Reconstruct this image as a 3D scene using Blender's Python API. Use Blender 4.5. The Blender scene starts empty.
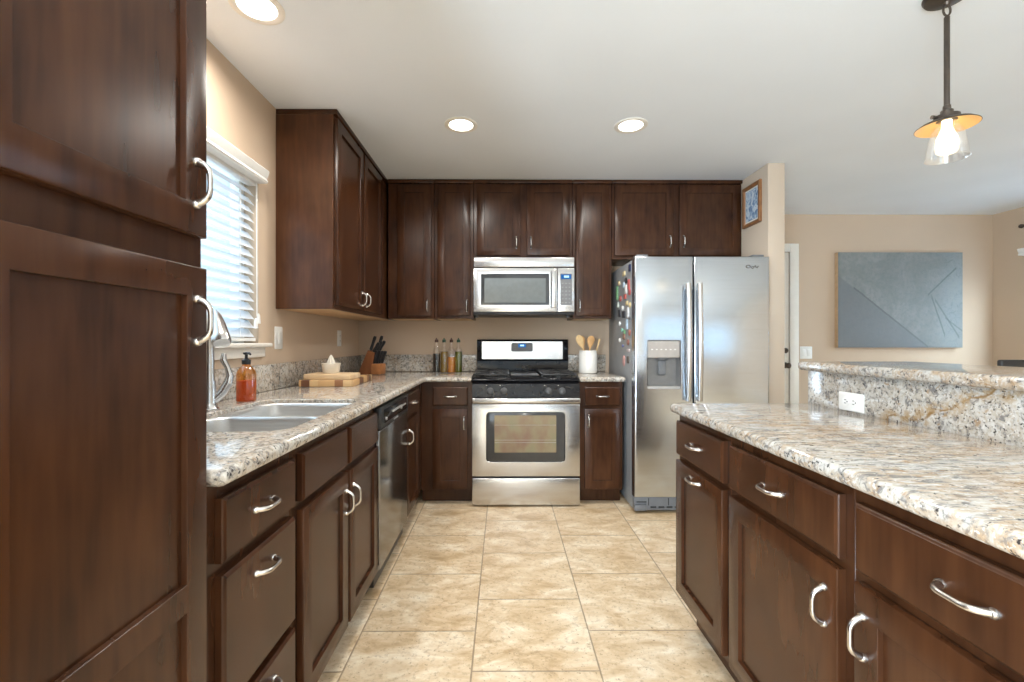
import bpy, bmesh, math, random
from mathutils import Vector, Matrix
R = math.radians
PI = math.pi
C = bpy.context.scene.collection
S = bpy.context.scene

# ------------------------------------------------------------------ camera
H = 1.165                       # lens height
CEIL = 2.416
cam_d = bpy.data.cameras.new('camera')
cam = bpy.data.objects.new('camera', cam_d); C.objects.link(cam)
cam_d.sensor_width = 36.0
cam_d.lens = 36.0 * 455.0 / 1024.0
cam_d.shift_x = 5.5 / 1024.0
cam_d.clip_start = 0.05
cam.location = (0, 0, H)
cam.rotation_euler = (R(90), 0, R(-0.37))
S.camera = cam

# ------------------------------------------------------------------ colour management, world
S.view_settings.view_transform = 'Standard'
S.view_settings.look = 'None'
S.view_settings.gamma = 1.0
S.view_settings.use_curve_mapping = False
S.view_settings.exposure = 0.42
w = bpy.data.worlds.new('sky'); S.world = w; w.use_nodes = True
wn = w.node_tree; wn.nodes.clear()
wo = wn.nodes.new('ShaderNodeOutputWorld'); wb = wn.nodes.new('ShaderNodeBackground')
wb.inputs[0].default_value = (0.60, 0.80, 1.0, 1); wb.inputs[1].default_value = 1.2
wn.links.new(wb.outputs[0], wo.inputs[0])

def area(name, loc, rot, sx, sy, power, col, shape='RECTANGLE'):
    l = bpy.data.lights.new(name, 'AREA'); l.shape = shape; l.size = sx
    if shape == 'RECTANGLE': l.size_y = sy
    l.energy = power; l.color = col
    o = bpy.data.objects.new(name, l); C.objects.link(o)
    o.location = loc; o.rotation_euler = rot
    return o
DAY = (0.70, 0.86, 1.0)
WARM = (1.0, 0.95, 0.88)
area('added_side_fill', (-1.20, -1.80, 1.08), (R(90), 0, R(-90)), 1.70, 1.95, 285, DAY)  # added fill at an unseen side door, lifts the room's brightness
area('added_rear_fill', (0.55, -3.17, 1.08), (R(90), 0, R(180)), 1.10, 1.95, 21, (0.84, 0.93, 1.0))  # added fill behind the camera, also brightens the steel of range and microwave
area('added_rear_window_fill', (3.65, -3.17, 1.58), (R(90), 0, R(180)), 2.0, 0.9, 25, (0.55, 0.78, 1.0))  # added bluish fill behind the camera for the refrigerator's reflection
area('daylight_dining_window', (4.97, 3.475, 1.475), (R(90), 0, R(90)), 1.40, 1.0, 78, DAY)
area('daylight_sink_window', (-1.40, 1.68, 1.58), (R(90), 0, R(-90)), 1.40, 1.05, 8, (0.62, 0.82, 1.0))

# ------------------------------------------------------------------ materials
def new_mat(name):
    m = bpy.data.materials.new(name); m.use_nodes = True
    nt = m.node_tree; nt.nodes.clear()
    out = nt.nodes.new('ShaderNodeOutputMaterial')
    return m, nt, out
def N(nt, typ, ins=None, **props):
    n = nt.nodes.new(typ)
    for k, v in props.items(): setattr(n, k, v)
    for k, v in (ins or {}).items():
        if hasattr(v, 'is_output'): nt.links.new(v, n.inputs[k])
        else: n.inputs[k].default_value = v
    return n
def ramp(nt, fac, stops, interp='LINEAR'):
    n = nt.nodes.new('ShaderNodeValToRGB'); n.color_ramp.interpolation = interp
    el = n.color_ramp.elements
    while len(el) < len(stops): el.new(0.5)
    for e, (p, c) in zip(el, stops):
        e.position = p
        e.color = (c, c, c, 1) if isinstance(c, (int, float)) else (*c, 1)
    nt.links.new(fac, n.inputs[0])
    return n.outputs[0]
def mix(nt, fac, a, b, blend='MIX'):
    n = nt.nodes.new('ShaderNodeMix'); n.data_type = 'RGBA'; n.blend_type = blend
    for i, v in ((0, fac), (6, a), (7, b)):
        if hasattr(v, 'is_output'): nt.links.new(v, n.inputs[i])
        else: n.inputs[i].default_value = v if i == 0 else (*v, 1)
    return n.outputs[2]
def mth(nt, op, a, b=0.0, c=0.0):
    n = nt.nodes.new('ShaderNodeMath'); n.operation = op
    for i, v in enumerate((a, b, c)):
        if hasattr(v, 'is_output'): nt.links.new(v, n.inputs[i])
        else: n.inputs[i].default_value = v
    return n.outputs[0]
def pos(nt, scale=(1, 1, 1), rot=(0, 0, 0)):
    g = nt.nodes.new('ShaderNodeNewGeometry')
    return N(nt, 'ShaderNodeMapping', {'Vector': g.outputs['Position'], 'Rotation': rot, 'Scale': scale}).outputs[0]
def noise(nt, vec, scale, detail=4, rough=0.5, dist=0.0):
    return N(nt, 'ShaderNodeTexNoise', {'Vector': vec, 'Scale': scale, 'Detail': detail, 'Roughness': rough, 'Distortion': dist}).outputs[0]
def princ(nt, out, col, rough=0.5, metal=0.0, **kw):
    p = nt.nodes.new('ShaderNodeBsdfPrincipled')
    def st(k, v):
        if hasattr(v, 'is_output'): nt.links.new(v, p.inputs[k])
        else: p.inputs[k].default_value = v
    st('Base Color', col if hasattr(col, 'is_output') else (*col, 1)); st('Roughness', rough); st('Metallic', metal)
    for k, v in kw.items(): st(k.replace('_', ' '), v)
    nt.links.new(p.outputs[0], out.inputs[0])
    return p
def bump(nt, p, h, strength=0.1, dist=0.01):
    b = N(nt, 'ShaderNodeBump', {'Height': h, 'Strength': strength, 'Distance': dist})
    nt.links.new(b.outputs[0], p.inputs['Normal'])
def plain(name, col, rough=0.5, metal=0.0, var=0.06, nscale=25, **kw):
    m, nt, out = new_mat(name)
    f = noise(nt, pos(nt), nscale, 3)
    lo = tuple(c * (1 - var) for c in col); hi = tuple(min(1, c * (1 + var)) for c in col)
    princ(nt, out, ramp(nt, f, [(0.3, lo), (0.7, hi)]), rough, metal, **kw)
    return m
def srgb(r, g, b):
    f = lambda c: (c/255/12.92 if c/255 <= 0.04045 else ((c/255 + 0.055)/1.055)**2.4)
    return (f(r), f(g), f(b))

def wood_mat(name, lo, hi, rough=0.3, horizontal=False):
    m, nt, out = new_mat(name)
    sc = (14, 14, 1.6) if not horizontal else (2, 2, 14)
    fine = noise(nt, pos(nt, sc), 3.2, 2, 0.5, 0.2)
    blot = noise(nt, pos(nt, (1.5, 1.5, 0.8)), 6.5, 2, 0.5, 0.0)
    v = mth(nt, 'ADD', mth(nt, 'MULTIPLY', fine, 0.40), mth(nt, 'MULTIPLY', blot, 0.60))
    col = ramp(nt, v, [(0.28, lo), (0.72, hi)])
    princ(nt, out, col, rough, 0, Specular_IOR_Level=0.30)
    return m
WOOD = wood_mat('dark_stained_maple', (0.025, 0.0086, 0.0034), (0.074, 0.0272, 0.0105), 0.27)
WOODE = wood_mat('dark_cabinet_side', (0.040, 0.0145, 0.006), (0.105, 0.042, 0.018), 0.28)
RAW = plain('unfinished_maple', (0.62, 0.42, 0.23), 0.55, var=0.12, nscale=8)

def granite(name, warm=0.5, stretch=(1, 1, 1), rot=(0, 0, 0), vein=0.0, dark=0.5, scale=1.0):
    m, nt, out = new_mat(name)
    P = pos(nt, stretch, rot); Q = pos(nt)
    big = noise(nt, P, 7.0*scale, 6, 0.62, 1.3)
    tan = (0.50, 0.33, 0.18); cream = (0.56, 0.50, 0.42); pale = (0.68, 0.655, 0.61); grey = (0.27, 0.26, 0.25)
    wc = tuple(c*(1-warm) + t*warm for c, t in zip(pale, tan))
    col = ramp(nt, big, [(0.28, grey), (0.41, pale), (0.50, cream), (0.585, wc), (0.66, pale), (0.78, grey)])
    mid = noise(nt, P, 30*scale, 5, 0.65, 0.8)
    col = mix(nt, ramp(nt, mid, [(0.38, 0.95), (0.485, 0.0)]), col, (0.235, 0.225, 0.22))
    col = mix(nt, ramp(nt, mid, [(0.54, 0.0), (0.64, 0.8)]), col, (0.78, 0.765, 0.73))
    patch = noise(nt, pos(nt, (1, 1, 1), (0, 0, 0.5)), 2.6, 3, 0.5, 0.6)
    col = mix(nt, mth(nt, 'MULTIPLY', ramp(nt, patch, [(0.50, 0.0), (0.64, 0.75)]), ramp(nt, noise(nt, P, 16*scale, 4), [(0.42, 0.0), (0.58, warm)])), col, (0.50, 0.30, 0.13))
    brn = noise(nt, Q, 38*scale, 4, 0.6, 0.5)
    col = mix(nt, ramp(nt, brn, [(0.60, 0.0), (0.68, 0.65)]), col, (0.40, 0.23, 0.10))
    spk = noise(nt, Q, 95, 3, 0.6, 0.2)
    col = mix(nt, ramp(nt, spk, [(0.58 + 0.05*(1-dark), 0.0), (0.645 + 0.05*(1-dark), 0.95)]), col, (0.035, 0.03, 0.032))
    wht = noise(nt, mth(nt, 'ADD', 0, 0) and pos(nt, (1.1, 1.1, 1.1), (0.5, 0.3, 0.2)), 120, 2, 0.5)
    col = mix(nt, ramp(nt, wht, [(0.62, 0.0), (0.68, 0.7)]), col, (0.88, 0.86, 0.82))
    if vein:
        sep = N(nt, 'ShaderNodeSeparateXYZ', {0: Q})
        y, z = sep.outputs[1], sep.outputs[2]
        wob = mth(nt, 'MULTIPLY', mth(nt, 'SUBTRACT', noise(nt, Q, 8, 4), 0.5), 0.11)
        # vein: climbs from the worktop toward the near end of the splash
        line = mth(nt, 'ADD', mth(nt, 'SUBTRACT', z, mth(nt, 'MULTIPLY_ADD', y, -0.36, 1.438)), wob)
        d = mth(nt, 'ABSOLUTE', line)
        wide = ramp(nt, mth(nt, 'MULTIPLY', d, 20.0), [(0.0, 0.8), (0.30, 0.6), (0.62, 0.0)])
        br = mth(nt, 'MULTIPLY', wide, ramp(nt, noise(nt, Q, 34, 5, 0.65), [(0.44, 0.0), (0.56, 1.0)]))
        col = mix(nt, br, col, (0.46, 0.29, 0.12))
        core = ramp(nt, mth(nt, 'MULTIPLY', d, 20.0), [(0.03, 0.85), (0.11, 0.0)])
        core = mth(nt, 'MULTIPLY', core, ramp(nt, noise(nt, Q, 22, 4), [(0.40, 0.1), (0.55, 1.0)]))
        col = mix(nt, core, col, (0.30, 0.165, 0.055))
    col = mix(nt, 1.0, col, (0.80, 0.79, 0.775), 'MULTIPLY')
    princ(nt, out, col, 0.075, 0, Specular_IOR_Level=0.55)
    return m
GR_LEFT = granite('granite_speckled', 0.40, (1, 1, 1), (0, 0, 0.4), dark=0.8, scale=1.5)
GR_ISL = granite('granite_streaked', 0.75, (0.6, 1.9, 1.9), (0, 0, 0.22), dark=0.45, scale=1.1)
GR_SPL = granite('granite_veined', 0.15, (1, 1.3, 1.3), (0.5, 0, 0), vein=1.0, dark=0.95, scale=1.2)

def floor_mat():
    m, nt, out = new_mat('travertine_tile')
    g = nt.nodes.new('ShaderNodeNewGeometry'); sep = N(nt, 'ShaderNodeSeparateXYZ', {0: g.outputs['Position']})
    u = mth(nt, 'DIVIDE', mth(nt, 'ADD', sep.outputs[0], 0.113), 0.4545)
    col_i = mth(nt, 'FLOOR', u)
    odd = mth(nt, 'ABSOLUTE', mth(nt, 'MODULO', col_i, 2.0))
    v = mth(nt, 'ADD', mth(nt, 'DIVIDE', mth(nt, 'SUBTRACT', sep.outputs[1], 2.50), 0.4475), mth(nt, 'MULTIPLY', odd, 0.5))
    row_i = mth(nt, 'FLOOR', v)
    fu = mth(nt, 'SUBTRACT', u, col_i); fv = mth(nt, 'SUBTRACT', v, row_i)
    eu = mth(nt, 'MINIMUM', fu, mth(nt, 'SUBTRACT', 1.0, fu)); ev = mth(nt, 'MINIMUM', fv, mth(nt, 'SUBTRACT', 1.0, fv))
    P = g.outputs['Position']
    e = mth(nt, 'MINIMUM', eu, ev)
    e = mth(nt, 'ADD', e, mth(nt, 'MULTIPLY', mth(nt, 'SUBTRACT', noise(nt, P, 40, 3), 0.5), 0.009))
    grout = ramp(nt, e, [(0.0035, 1.0), (0.0085, 0.0)])
    cid = N(nt, 'ShaderNodeCombineXYZ', {0: col_i, 1: row_i})
    wnz = N(nt, 'ShaderNodeTexWhiteNoise', {'Vector': cid.outputs[0]}, noise_dimensions='2D')
    off = N(nt, 'ShaderNodeVectorMath', {0: wnz.outputs['Color'], 1: (7, 7, 7)}, operation='MULTIPLY')
    PP = N(nt, 'ShaderNodeVectorMath', {0: P, 1: off.outputs[0]}, operation='ADD').outputs[0]
    PS = N(nt, 'ShaderNodeMapping', {'Vector': PP, 'Rotation': (0, 0, 0.6), 'Scale': (1, 1.9, 1)}).outputs[0]
    big = noise(nt, PS, 5.2, 7, 0.68, 0.45)
    c = ramp(nt, big, [(0.33, (0.47, 0.315, 0.165)), (0.45, (0.64, 0.475, 0.295)), (0.54, (0.73, 0.58, 0.395)), (0.66, (0.86, 0.755, 0.59))])
    fine = noise(nt, PP, 42, 5, 0.7)
    c = mix(nt, ramp(nt, fine, [(0.34, 0.55), (0.47, 0.0)]), c, (0.36, 0.24, 0.13))
    pits = noise(nt, PP, 85, 2, 0.5)
    c = mix(nt, ramp(nt, pits, [(0.66, 0.0), (0.72, 0.7)]), c, (0.27, 0.175, 0.095))
    c = mix(nt, mth(nt, 'MULTIPLY_ADD', wnz.outputs['Value'], 0.16, 0.0), c, (0.52, 0.37, 0.22))
    c = mix(nt, mth(nt, 'MULTIPLY', grout, 0.85), c, (0.27, 0.195, 0.125))
    p = princ(nt, out, c, mth(nt, 'MULTIPLY_ADD', fine, 0.25, 0.27), 0)
    hgt = mth(nt, 'SUBTRACT', mth(nt, 'MULTIPLY', fine, 0.12), grout)
    bump(nt, p, hgt, 0.35, 0.004)
    return m
FLOOR = floor_mat()

def wall_mat(name, col, sc=220, st=0.12):
    m, nt, out = new_mat(name)
    f = noise(nt, pos(nt), sc, 3)
    b = noise(nt, pos(nt), 1.5, 2)
    p = princ(nt, out, ramp(nt, b, [(0.3, tuple(c*0.97 for c in col)), (0.7, tuple(c*1.02 for c in col))]), 0.75)
    bump(nt, p, f, st, 0.003)
    return m
WALL = wall_mat('beige_paint', (0.58, 0.445, 0.325))
WALLL = wall_mat('light_beige_paint', (0.60, 0.49, 0.385))
CEILM = wall_mat('ceiling_paint', (0.82, 0.85, 0.885), 90, 0.2)
WHITE = plain('white_paint', (0.82, 0.78, 0.71), 0.4, var=0.02)
WPLAST = plain('white_plastic', (0.83, 0.82, 0.79), 0.35, var=0.02)
DARKSLOT = plain('dark_slot', (0.03, 0.03, 0.03), 0.5)

def steel_mat(name, col=(0.60, 0.60, 0.60), rough=0.24, axis='x', amp=0.08):
    m, nt, out = new_mat(name)
    sc = (1.2, 150, 150) if axis == 'x' else (150, 150, 1.2)
    f = noise(nt, pos(nt, sc), 3.0, 3)
    c = ramp(nt, f, [(0.3, tuple(x*0.94 for x in col)), (0.7, tuple(min(1, x*1.05) for x in col))])
    wav = noise(nt, pos(nt, (1, 1, 1)), 2.2, 2)
    p = princ(nt, out, c, mth(nt, 'MULTIPLY_ADD', f, amp, rough - amp/2), 1.0, Anisotropic=0.5)
    bump(nt, p, wav, 0.06, 0.02)
    return m
STEEL = steel_mat('brushed_stainless')
STEELD = steel_mat('stainless_dark_reflection', (0.26, 0.255, 0.25), 0.17)  # base darkened to stand in for dark cabinets reflected in the dishwasher
STEELF = steel_mat('fridge_stainless', (0.545, 0.585, 0.63), 0.20)
SINKM = steel_mat('sink_stainless', (0.74, 0.74, 0.73), 0.36, 'x', 0.1)
NICKEL = plain('satin_nickel', (0.60, 0.575, 0.545), 0.27, 1.0, var=0.03)
CHROME = plain('brushed_chrome', (0.62, 0.61, 0.60), 0.27, 1.0, var=0.02)
BLACK = plain('black_enamel', (0.008, 0.008, 0.010), 0.14, var=0.1, Specular_IOR_Level=0.3)
BLACKP = plain('black_plastic', (0.016, 0.016, 0.018), 0.35, var=0.1)
IRON = plain('cast_iron', (0.022, 0.022, 0.023), 0.33, var=0.2)
FSIDE = plain('grey_fridge_side', (0.31, 0.32, 0.33), 0.38, 0.2, var=0.06, nscale=120)
BGLASS = plain('black_glass', (0.02, 0.021, 0.023), 0.06, var=0.05)
GREYP = plain('grey_plastic', (0.16, 0.165, 0.175), 0.4)
LGREYP = plain('light_grey_panel', (0.42, 0.40, 0.385), 0.35)
BRONZE = plain('oiled_bronze', (0.095, 0.075, 0.060), 0.42, 0.7, var=0.15)
AMBERIN = plain('amber_lining', (0.66, 0.40, 0.16), 0.4, 0.1, var=0.05)
KEYM = plain('key_grey', (0.26, 0.26, 0.27), 0.4)
KNOBM = plain('knob_charcoal', (0.08, 0.082, 0.086), 0.4)
SILVER = plain('silver_button', (0.6, 0.6, 0.6), 0.3, 0.6)

def emit(name, col, st):
    m, nt, out = new_mat(name)
    e = N(nt, 'ShaderNodeEmission', {0: (*col, 1), 1: st}); nt.links.new(e.outputs[0], out.inputs[0]); return m
LENS = emit('lamp_lens', (1.0, 0.93, 0.82), 9.0)
BULB = emit('bulb_glow', (1.0, 0.82, 0.55), 7.0)
BLUE = emit('blue_display', (0.02, 0.12, 0.36), 1.0)
BLUEW = emit('white_digits', (0.45, 0.75, 1.0), 1.3)

def glass(name, tint=(1, 1, 1), refl=0.08, rough=0.02, body=0.0, bcol=(1, 1, 1)):
    m, nt, out = new_mat(name)
    t = N(nt, 'ShaderNodeBsdfTransparent', {0: (*tint, 1)}); g = N(nt, 'ShaderNodeBsdfGlossy', {0: (1, 1, 1, 1), 'Roughness': rough})
    lw = N(nt, 'ShaderNodeLayerWeight', {0: 0.35})
    f = mth(nt, 'MULTIPLY_ADD', lw.outputs['Facing'], 0.35, refl)
    base = t.outputs[0]
    if body:
        d = N(nt, 'ShaderNodeBsdfTranslucent', {0: (*bcol, 1)}); d2 = N(nt, 'ShaderNodeBsdfDiffuse', {0: (*bcol, 1)})
        a = N(nt, 'ShaderNodeMixShader', {0: 0.5, 1: d.outputs[0], 2: d2.outputs[0]})
        base = N(nt, 'ShaderNodeMixShader', {0: body, 1: base, 2: a.outputs[0]}).outputs[0]
    x = N(nt, 'ShaderNodeMixShader', {0: f, 1: base, 2: g.outputs[0]})
    nt.links.new(x.outputs[0], out.inputs[0]); return m
PANE = glass('window_glass', (0.98, 1, 1), 0.04)
CLEAR = glass('clear_glass', (0.97, 0.97, 0.97), 0.06)
AMBER = glass('amber_glass', (0.88, 0.55, 0.16), 0.06, 0.04, 0.10, (0.70, 0.30, 0.04))
SOAP = glass('orange_soap', (0.85, 0.25, 0.03), 0.03, 0.1, 0.75, (0.82, 0.25, 0.008))

# ------------------------------------------------------------------ mesh building
class MB:
    def __init__(s): s.bm = bmesh.new()
    def face(s, vs):
        try: return s.bm.faces.new(vs)
        except ValueError: return None
    def box(s, x0, x1, y0, y1, z0, z1, bev=0.0, seg=2):
        v = [s.bm.verts.new(p) for p in ((x0,y0,z0),(x1,y0,z0),(x1,y1,z0),(x0,y1,z0),(x0,y0,z1),(x1,y0,z1),(x1,y1,z1),(x0,y1,z1))]
        fs = [s.face([v[i] for i in f]) for f in ((3,2,1,0),(4,5,6,7),(0,1,5,4),(1,2,6,5),(2,3,7,6),(3,0,4,7))]
        if bev > 0:
            es = list({e for f in fs for e in f.edges})
            bmesh.ops.bevel(s.bm, geom=es, offset=bev, segments=seg, profile=0.5, affect='EDGES', clamp_overlap=True)
        return s
    def loft(s, rings, cap0=True, cap1=True, close=True):
        rv = [[s.bm.verts.new(p) for p in r] for r in rings]
        n = len(rv[0])
        for a, b in zip(rv, rv[1:]):
            for i in range(n if close else n - 1):
                j = (i + 1) % n
                s.face([a[i], a[j], b[j], b[i]])
        if cap0: s.face(list(reversed(rv[0])))
        if cap1: s.face(rv[-1])
        return rv
    def lathe(s, prof, c=(0, 0, 0), n=24, axis='z', cap0=True, cap1=True):
        rings = []
        for r, h in prof:
            ring = []
            for i in range(n):
                a = 2*PI*i/n; x, y = r*math.cos(a), r*math.sin(a)
                if axis == 'z': p = (c[0]+x, c[1]+y, c[2]+h)
                elif axis == 'y': p = (c[0]+x, c[1]+h, c[2]+y)
                else: p = (c[0]+h, c[1]+x, c[2]+y)
                ring.append(p)
            rings.append(ring)
        s.loft(rings, cap0, cap1); return s
    def tube(s, pts, rad, n=10, squash=1.0, up=None):
        pts = [Vector(p) for p in pts]
        if not hasattr(rad, '__len__'): rad = [rad]*len(pts)
        rings = []; prev = None
        for i, p in enumerate(pts):
            t = (pts[min(i+1, len(pts)-1)] - pts[max(i-1, 0)]).normalized()
            if prev is None:
                a = Vector(up) if up else (Vector((0, 0, 1)) if abs(t.z) < 0.9 else Vector((1, 0, 0)))
            else: a = prev
            nrm = (a - t*a.dot(t)).normalized(); prev = nrm
            b = t.cross(nrm)
            rings.append([p + nrm*rad[i]*math.cos(2*PI*k/n) + b*rad[i]*squash*math.sin(2*PI*k/n) for k in range(n)])
        s.loft(rings); return s
    def prism(s, poly, a0, a1, axis='z', bev=0.0):
        def P(u, v, h): return (u, v, h) if axis == 'z' else ((u, h, v) if axis == 'y' else (h, u, v))
        rv = s.loft([[P(u, v, a0) for u, v in poly], [P(u, v, a1) for u, v in poly]])
        if bev:
            es = list({e for r in rv for v in r for e in v.link_edges})
            bmesh.ops.bevel(s.bm, geom=es, offset=bev, segments=2, profile=0.5, affect='EDGES', clamp_overlap=True)
        return s
    def xform(s, M):
        bmesh.ops.transform(s.bm, matrix=M, verts=s.bm.verts[:]); return s
    def build(s, name, mat, parent=None, angle=38, loc=None):
        bmesh.ops.recalc_face_normals(s.bm, faces=s.bm.faces[:])
        me = bpy.data.meshes.new(name); s.bm.to_mesh(me); s.bm.free()
        me.materials.append(mat)
        me.polygons.foreach_set('use_smooth', [True]*len(me.polygons))
        me.set_sharp_from_angle(angle=R(angle))
        o = bpy.data.objects.new(name, me); C.objects.link(o)
        if parent: o.parent = parent
        if loc: o.location = loc
        return o

def tag(o, label, cat, group=None, kind=None):
    if label: o['label'] = label
    if cat: o['category'] = cat
    if group: o['group'] = group
    if kind: o['kind'] = kind
    return o
def thing(name, label, cat, loc=(0, 0, 0), rz=0, group=None):
    o = bpy.data.objects.new(name, None); C.objects.link(o)
    o.empty_display_size = 0.05
    o.location = loc; o.rotation_euler = (0, 0, rz)
    return tag(o, label, cat, group)
def struct(name, mb, m, parent=None):
    o = mb.build(name, m, parent)
    if not parent: o['kind'] = 'structure'
    return o
def copy_tree(o, parent=None):
    c = o.copy(); C.objects.link(c)
    if parent: c.parent = parent
    for ch in list(o.children): copy_tree(ch, c)
    return c
def rrect(x0, x1, y0, y1, r, n=5):
    pts = []
    for cx, cy, a0 in ((x1-r, y1-r, 0), (x0+r, y1-r, 90), (x0+r, y0+r, 180), (x1-r, y0+r, 270)):
        for i in range(n+1):
            a = R(a0 + 90*i/n); pts.append((cx + r*math.cos(a), cy + r*math.sin(a)))
    return pts
def inset(poly, d):
    n = len(poly); out = []
    for i in range(n):
        p0, p1, p2 = Vector(poly[i-1]), Vector(poly[i]), Vector(poly[(i+1) % n])
        e1 = (p1-p0).normalized(); e2 = (p2-p1).normalized()
        n1 = Vector((-e1.y, e1.x)); n2 = Vector((-e2.y, e2.x))
        k = 1 + n1.dot(n2)
        q = p1 + (n1+n2)*(d/k); out.append((q.x, q.y))
    return out
def slab(poly, z0, z1, hole=None, r=0.014):
    """worktop with a rounded edge (poly counter-clockwise), optional hole"""
    mb = MB(); t = z1 - z0
    prof = [(r, z0)]
    for k in range(1, 5):
        a = R(90*k/4); prof.append((r*(1-math.sin(a)), z0 + r*(1-math.cos(a))))
    for k in range(0, 5):
        a = R(90*k/4); prof.append((r*(1-math.cos(a)), z1 - r + r*math.sin(a)))
    rings = []
    for d, z in prof: rings.append([(x, y, z) for x, y in inset(poly, d)])
    rv = mb.loft(rings, False, False)
    def fill(ring, hv):
        es = [mb.bm.edges.get((ring[i], ring[(i+1) % len(ring)])) for i in range(len(ring))]
        if hv: es += [mb.bm.edges.get((hv[i], hv[(i+1) % len(hv)])) for i in range(len(hv))]
        bmesh.ops.triangle_fill(mb.bm, edges=es, use_beauty=True)
    hb = ht = None
    if hole:
        hr = mb.loft([[(x, y, z0) for x, y in hole], [(x, y, z1-0.003) for x, y in hole], [(x, y, z1) for x, y in inset(hole, -0.003)]], False, False)
        hb, ht = hr[0], hr[2]
    fill(rv[0], hb); fill(rv[-1], ht)
    return mb

# ------------------------------------------------------------------ room shell
XL, XR, YB, YF, YN = -1.2265, 4.85, 3.86, 4.48, -3.2
struct('floor', MB().box(XL-0.12, XR+0.12, YN-0.12, YF+0.12, -0.08, 0), FLOOR)
struct('ceiling', MB().box(XL-0.12, XR+0.12, YN-0.12, YF+0.12, CEIL, CEIL+0.08), CEILM)
# left wall with the sink window opening
W1 = (1.08, 2.285, 1.15, 2.00)
b = MB(); t0, t1 = XL-0.12, XL
W4 = (-2.70, -0.90, 0.06, 2.10)  # opening for a side door added out of view for fill light
b.box(t0, t1, YN, W4[0], 0, CEIL); b.box(t0, t1, W4[1], W1[0], 0, CEIL); b.box(t0, t1, W4[0], W4[1], 0, W4[2]); b.box(t0, t1, W4[0], W4[1], W4[3], CEIL)
b.box(t0, t1, W1[1], YB+0.12, 0, CEIL)
b.box(t0, t1, W1[0], W1[1], 0, W1[2]); b.box(t0, t1, W1[0], W1[1], W1[3], CEIL)
struct('wall_left', b, WALL)
struct('wall_back', MB().box(XL, 1.856, YB, YB+0.12, 0, CEIL), WALL)
struct('wall_partition', MB().box(1.856, 1.975, 3.18, YF, 0, CEIL, 0.006), WALLL)
# far wall with a door opening
D0, D1, DZ = 1.99, 2.83, 2.05
b = MB(); b.box(1.975, D0, YF, YF+0.12, 0, CEIL); b.box(D1, XR+0.12, YF, YF+0.12, 0, CEIL); b.box(D0, D1, YF, YF+0.12, DZ, CEIL)
struct('wall_far', b, WALL)
W2 = (2.75, 4.20, 0.95, 2.00)
b = MB(); b.box(XR, XR+0.12, YN, W2[0], 0, CEIL); b.box(XR, XR+0.12, W2[1], YF, 0, CEIL)
b.box(XR, XR+0.12, W2[0], W2[1], 0, W2[2]); b.box(XR, XR+0.12, W2[0], W2[1], W2[3], CEIL)
struct('wall_right', b, WALL)
W3 = (2.55, 4.72, 1.10, 2.06); W5 = (-0.05, 1.15, 0.06, 2.10)  # rear window and door openings, added out of view for fill light
b = MB(); y0, y1 = YN-0.12, YN
b.box(XL, W5[0], y0, y1, 0, CEIL); b.box(W5[1], W3[0], y0, y1, 0, CEIL); b.box(W5[0], W5[1], y0, y1, 0, W5[2]); b.box(W5[0], W5[1], y0, y1, W5[3], CEIL); b.box(W3[1], XR, y0, y1, 0, CEIL)
b.box(W3[0], W3[1], y0, y1, 0, W3[2]); b.box(W3[0], W3[1], y0, y1, W3[3], CEIL)
struct('wall_rear', b, WALLL)
struct('wall_island', MB().box(1.275, 1.395, 0.32, 1.865, 0, 1.043), WALL)
for nm, sp, hi in (('baseboard_far', (D1+0.09, XR, YF-0.013, YF), 0.09), ('baseboard_right', (XR-0.013, XR, YN, YF-0.013), 0.09)):
    struct(nm, MB().box(*sp, 0, hi, 0.003), WHITE)
b = MB(); b.box(D1-0.005, D1+0.08, YF-0.018, YF, 0, DZ+0.075, 0.004); b.box(D0, D1-0.005, YF-0.018, YF, DZ-0.005, DZ+0.075, 0.004)
struct('trim_1', b, WHITE)
# door in the far wall, seen as a sliver beside the partition
d = MB(); d.box(D0+0.005, D1-0.007, YF+0.004, YF+0.044, 0.01, DZ-0.01, 0.002)
for z0_, z1_ in ((0.25, 0.95), (1.12, 1.88)):
    for x0_, x1_ in ((D0+0.12, D0+0.36), (D0+0.46, D1-0.13)):
        d.box(x0_, x1_, YF-0.002, YF+0.006, z0_, z1_, 0.006)
door = struct('door_1', d, WHITE)
k = MB(); k.lathe([(0.030, 0), (0.030, -0.006), (0.012, -0.012), (0.012, -0.035), (0.026, -0.045), (0.028, -0.058), (0.018, -0.068), (0.002, -0.07)], (2.785, YF+0.004, 0.925), 20, 'y')
k.build('door_knob', BRONZE, door)
k = MB(); k.lathe([(0.027, 0), (0.027, -0.012), (0.018, -0.016), (0.018, -0.022), (0.001, -0.023)], (2.785, YF+0.004, 1.07), 20, 'y')
k.build('deadbolt', BRONZE, door)

def window(name, axis, at, a0, a1, z0, z1, inward):
    """frame with a centre mullion and a pane, set in an opening (axis: the wall's normal)"""
    def bx(mb, u0, u1, d0, d1, q0, q1, bev=0.003):
        n0, n1 = sorted((at - inward*d0, at - inward*d1))
        if axis == 'x': mb.box(n0, n1, u0, u1, q0, q1, bev)
        else: mb.box(u0, u1, n0, n1, q0, q1, bev)
    f = MB(); tk = 0.045
    bx(f, a0, a0+tk, 0.07, 0.115, z0, z1); bx(f, a1-tk, a1, 0.07, 0.115, z0, z1)
    bx(f, a0+tk, a1-tk, 0.07, 0.115, z0, z0+tk); bx(f, a0+tk, a1-tk, 0.07, 0.115, z1-tk, z1)
    m_ = (a0+a1)/2; bx(f, m_-0.022, m_+0.022, 0.075, 0.11, z0+tk, z1-tk)
    o = struct(name, f, WHITE)
    g = MB(); bx(g, a0+tk, a1-tk, 0.090, 0.096, z0+tk, z1-tk, 0); g.build('window_glass', PANE, o)
    return o
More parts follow.
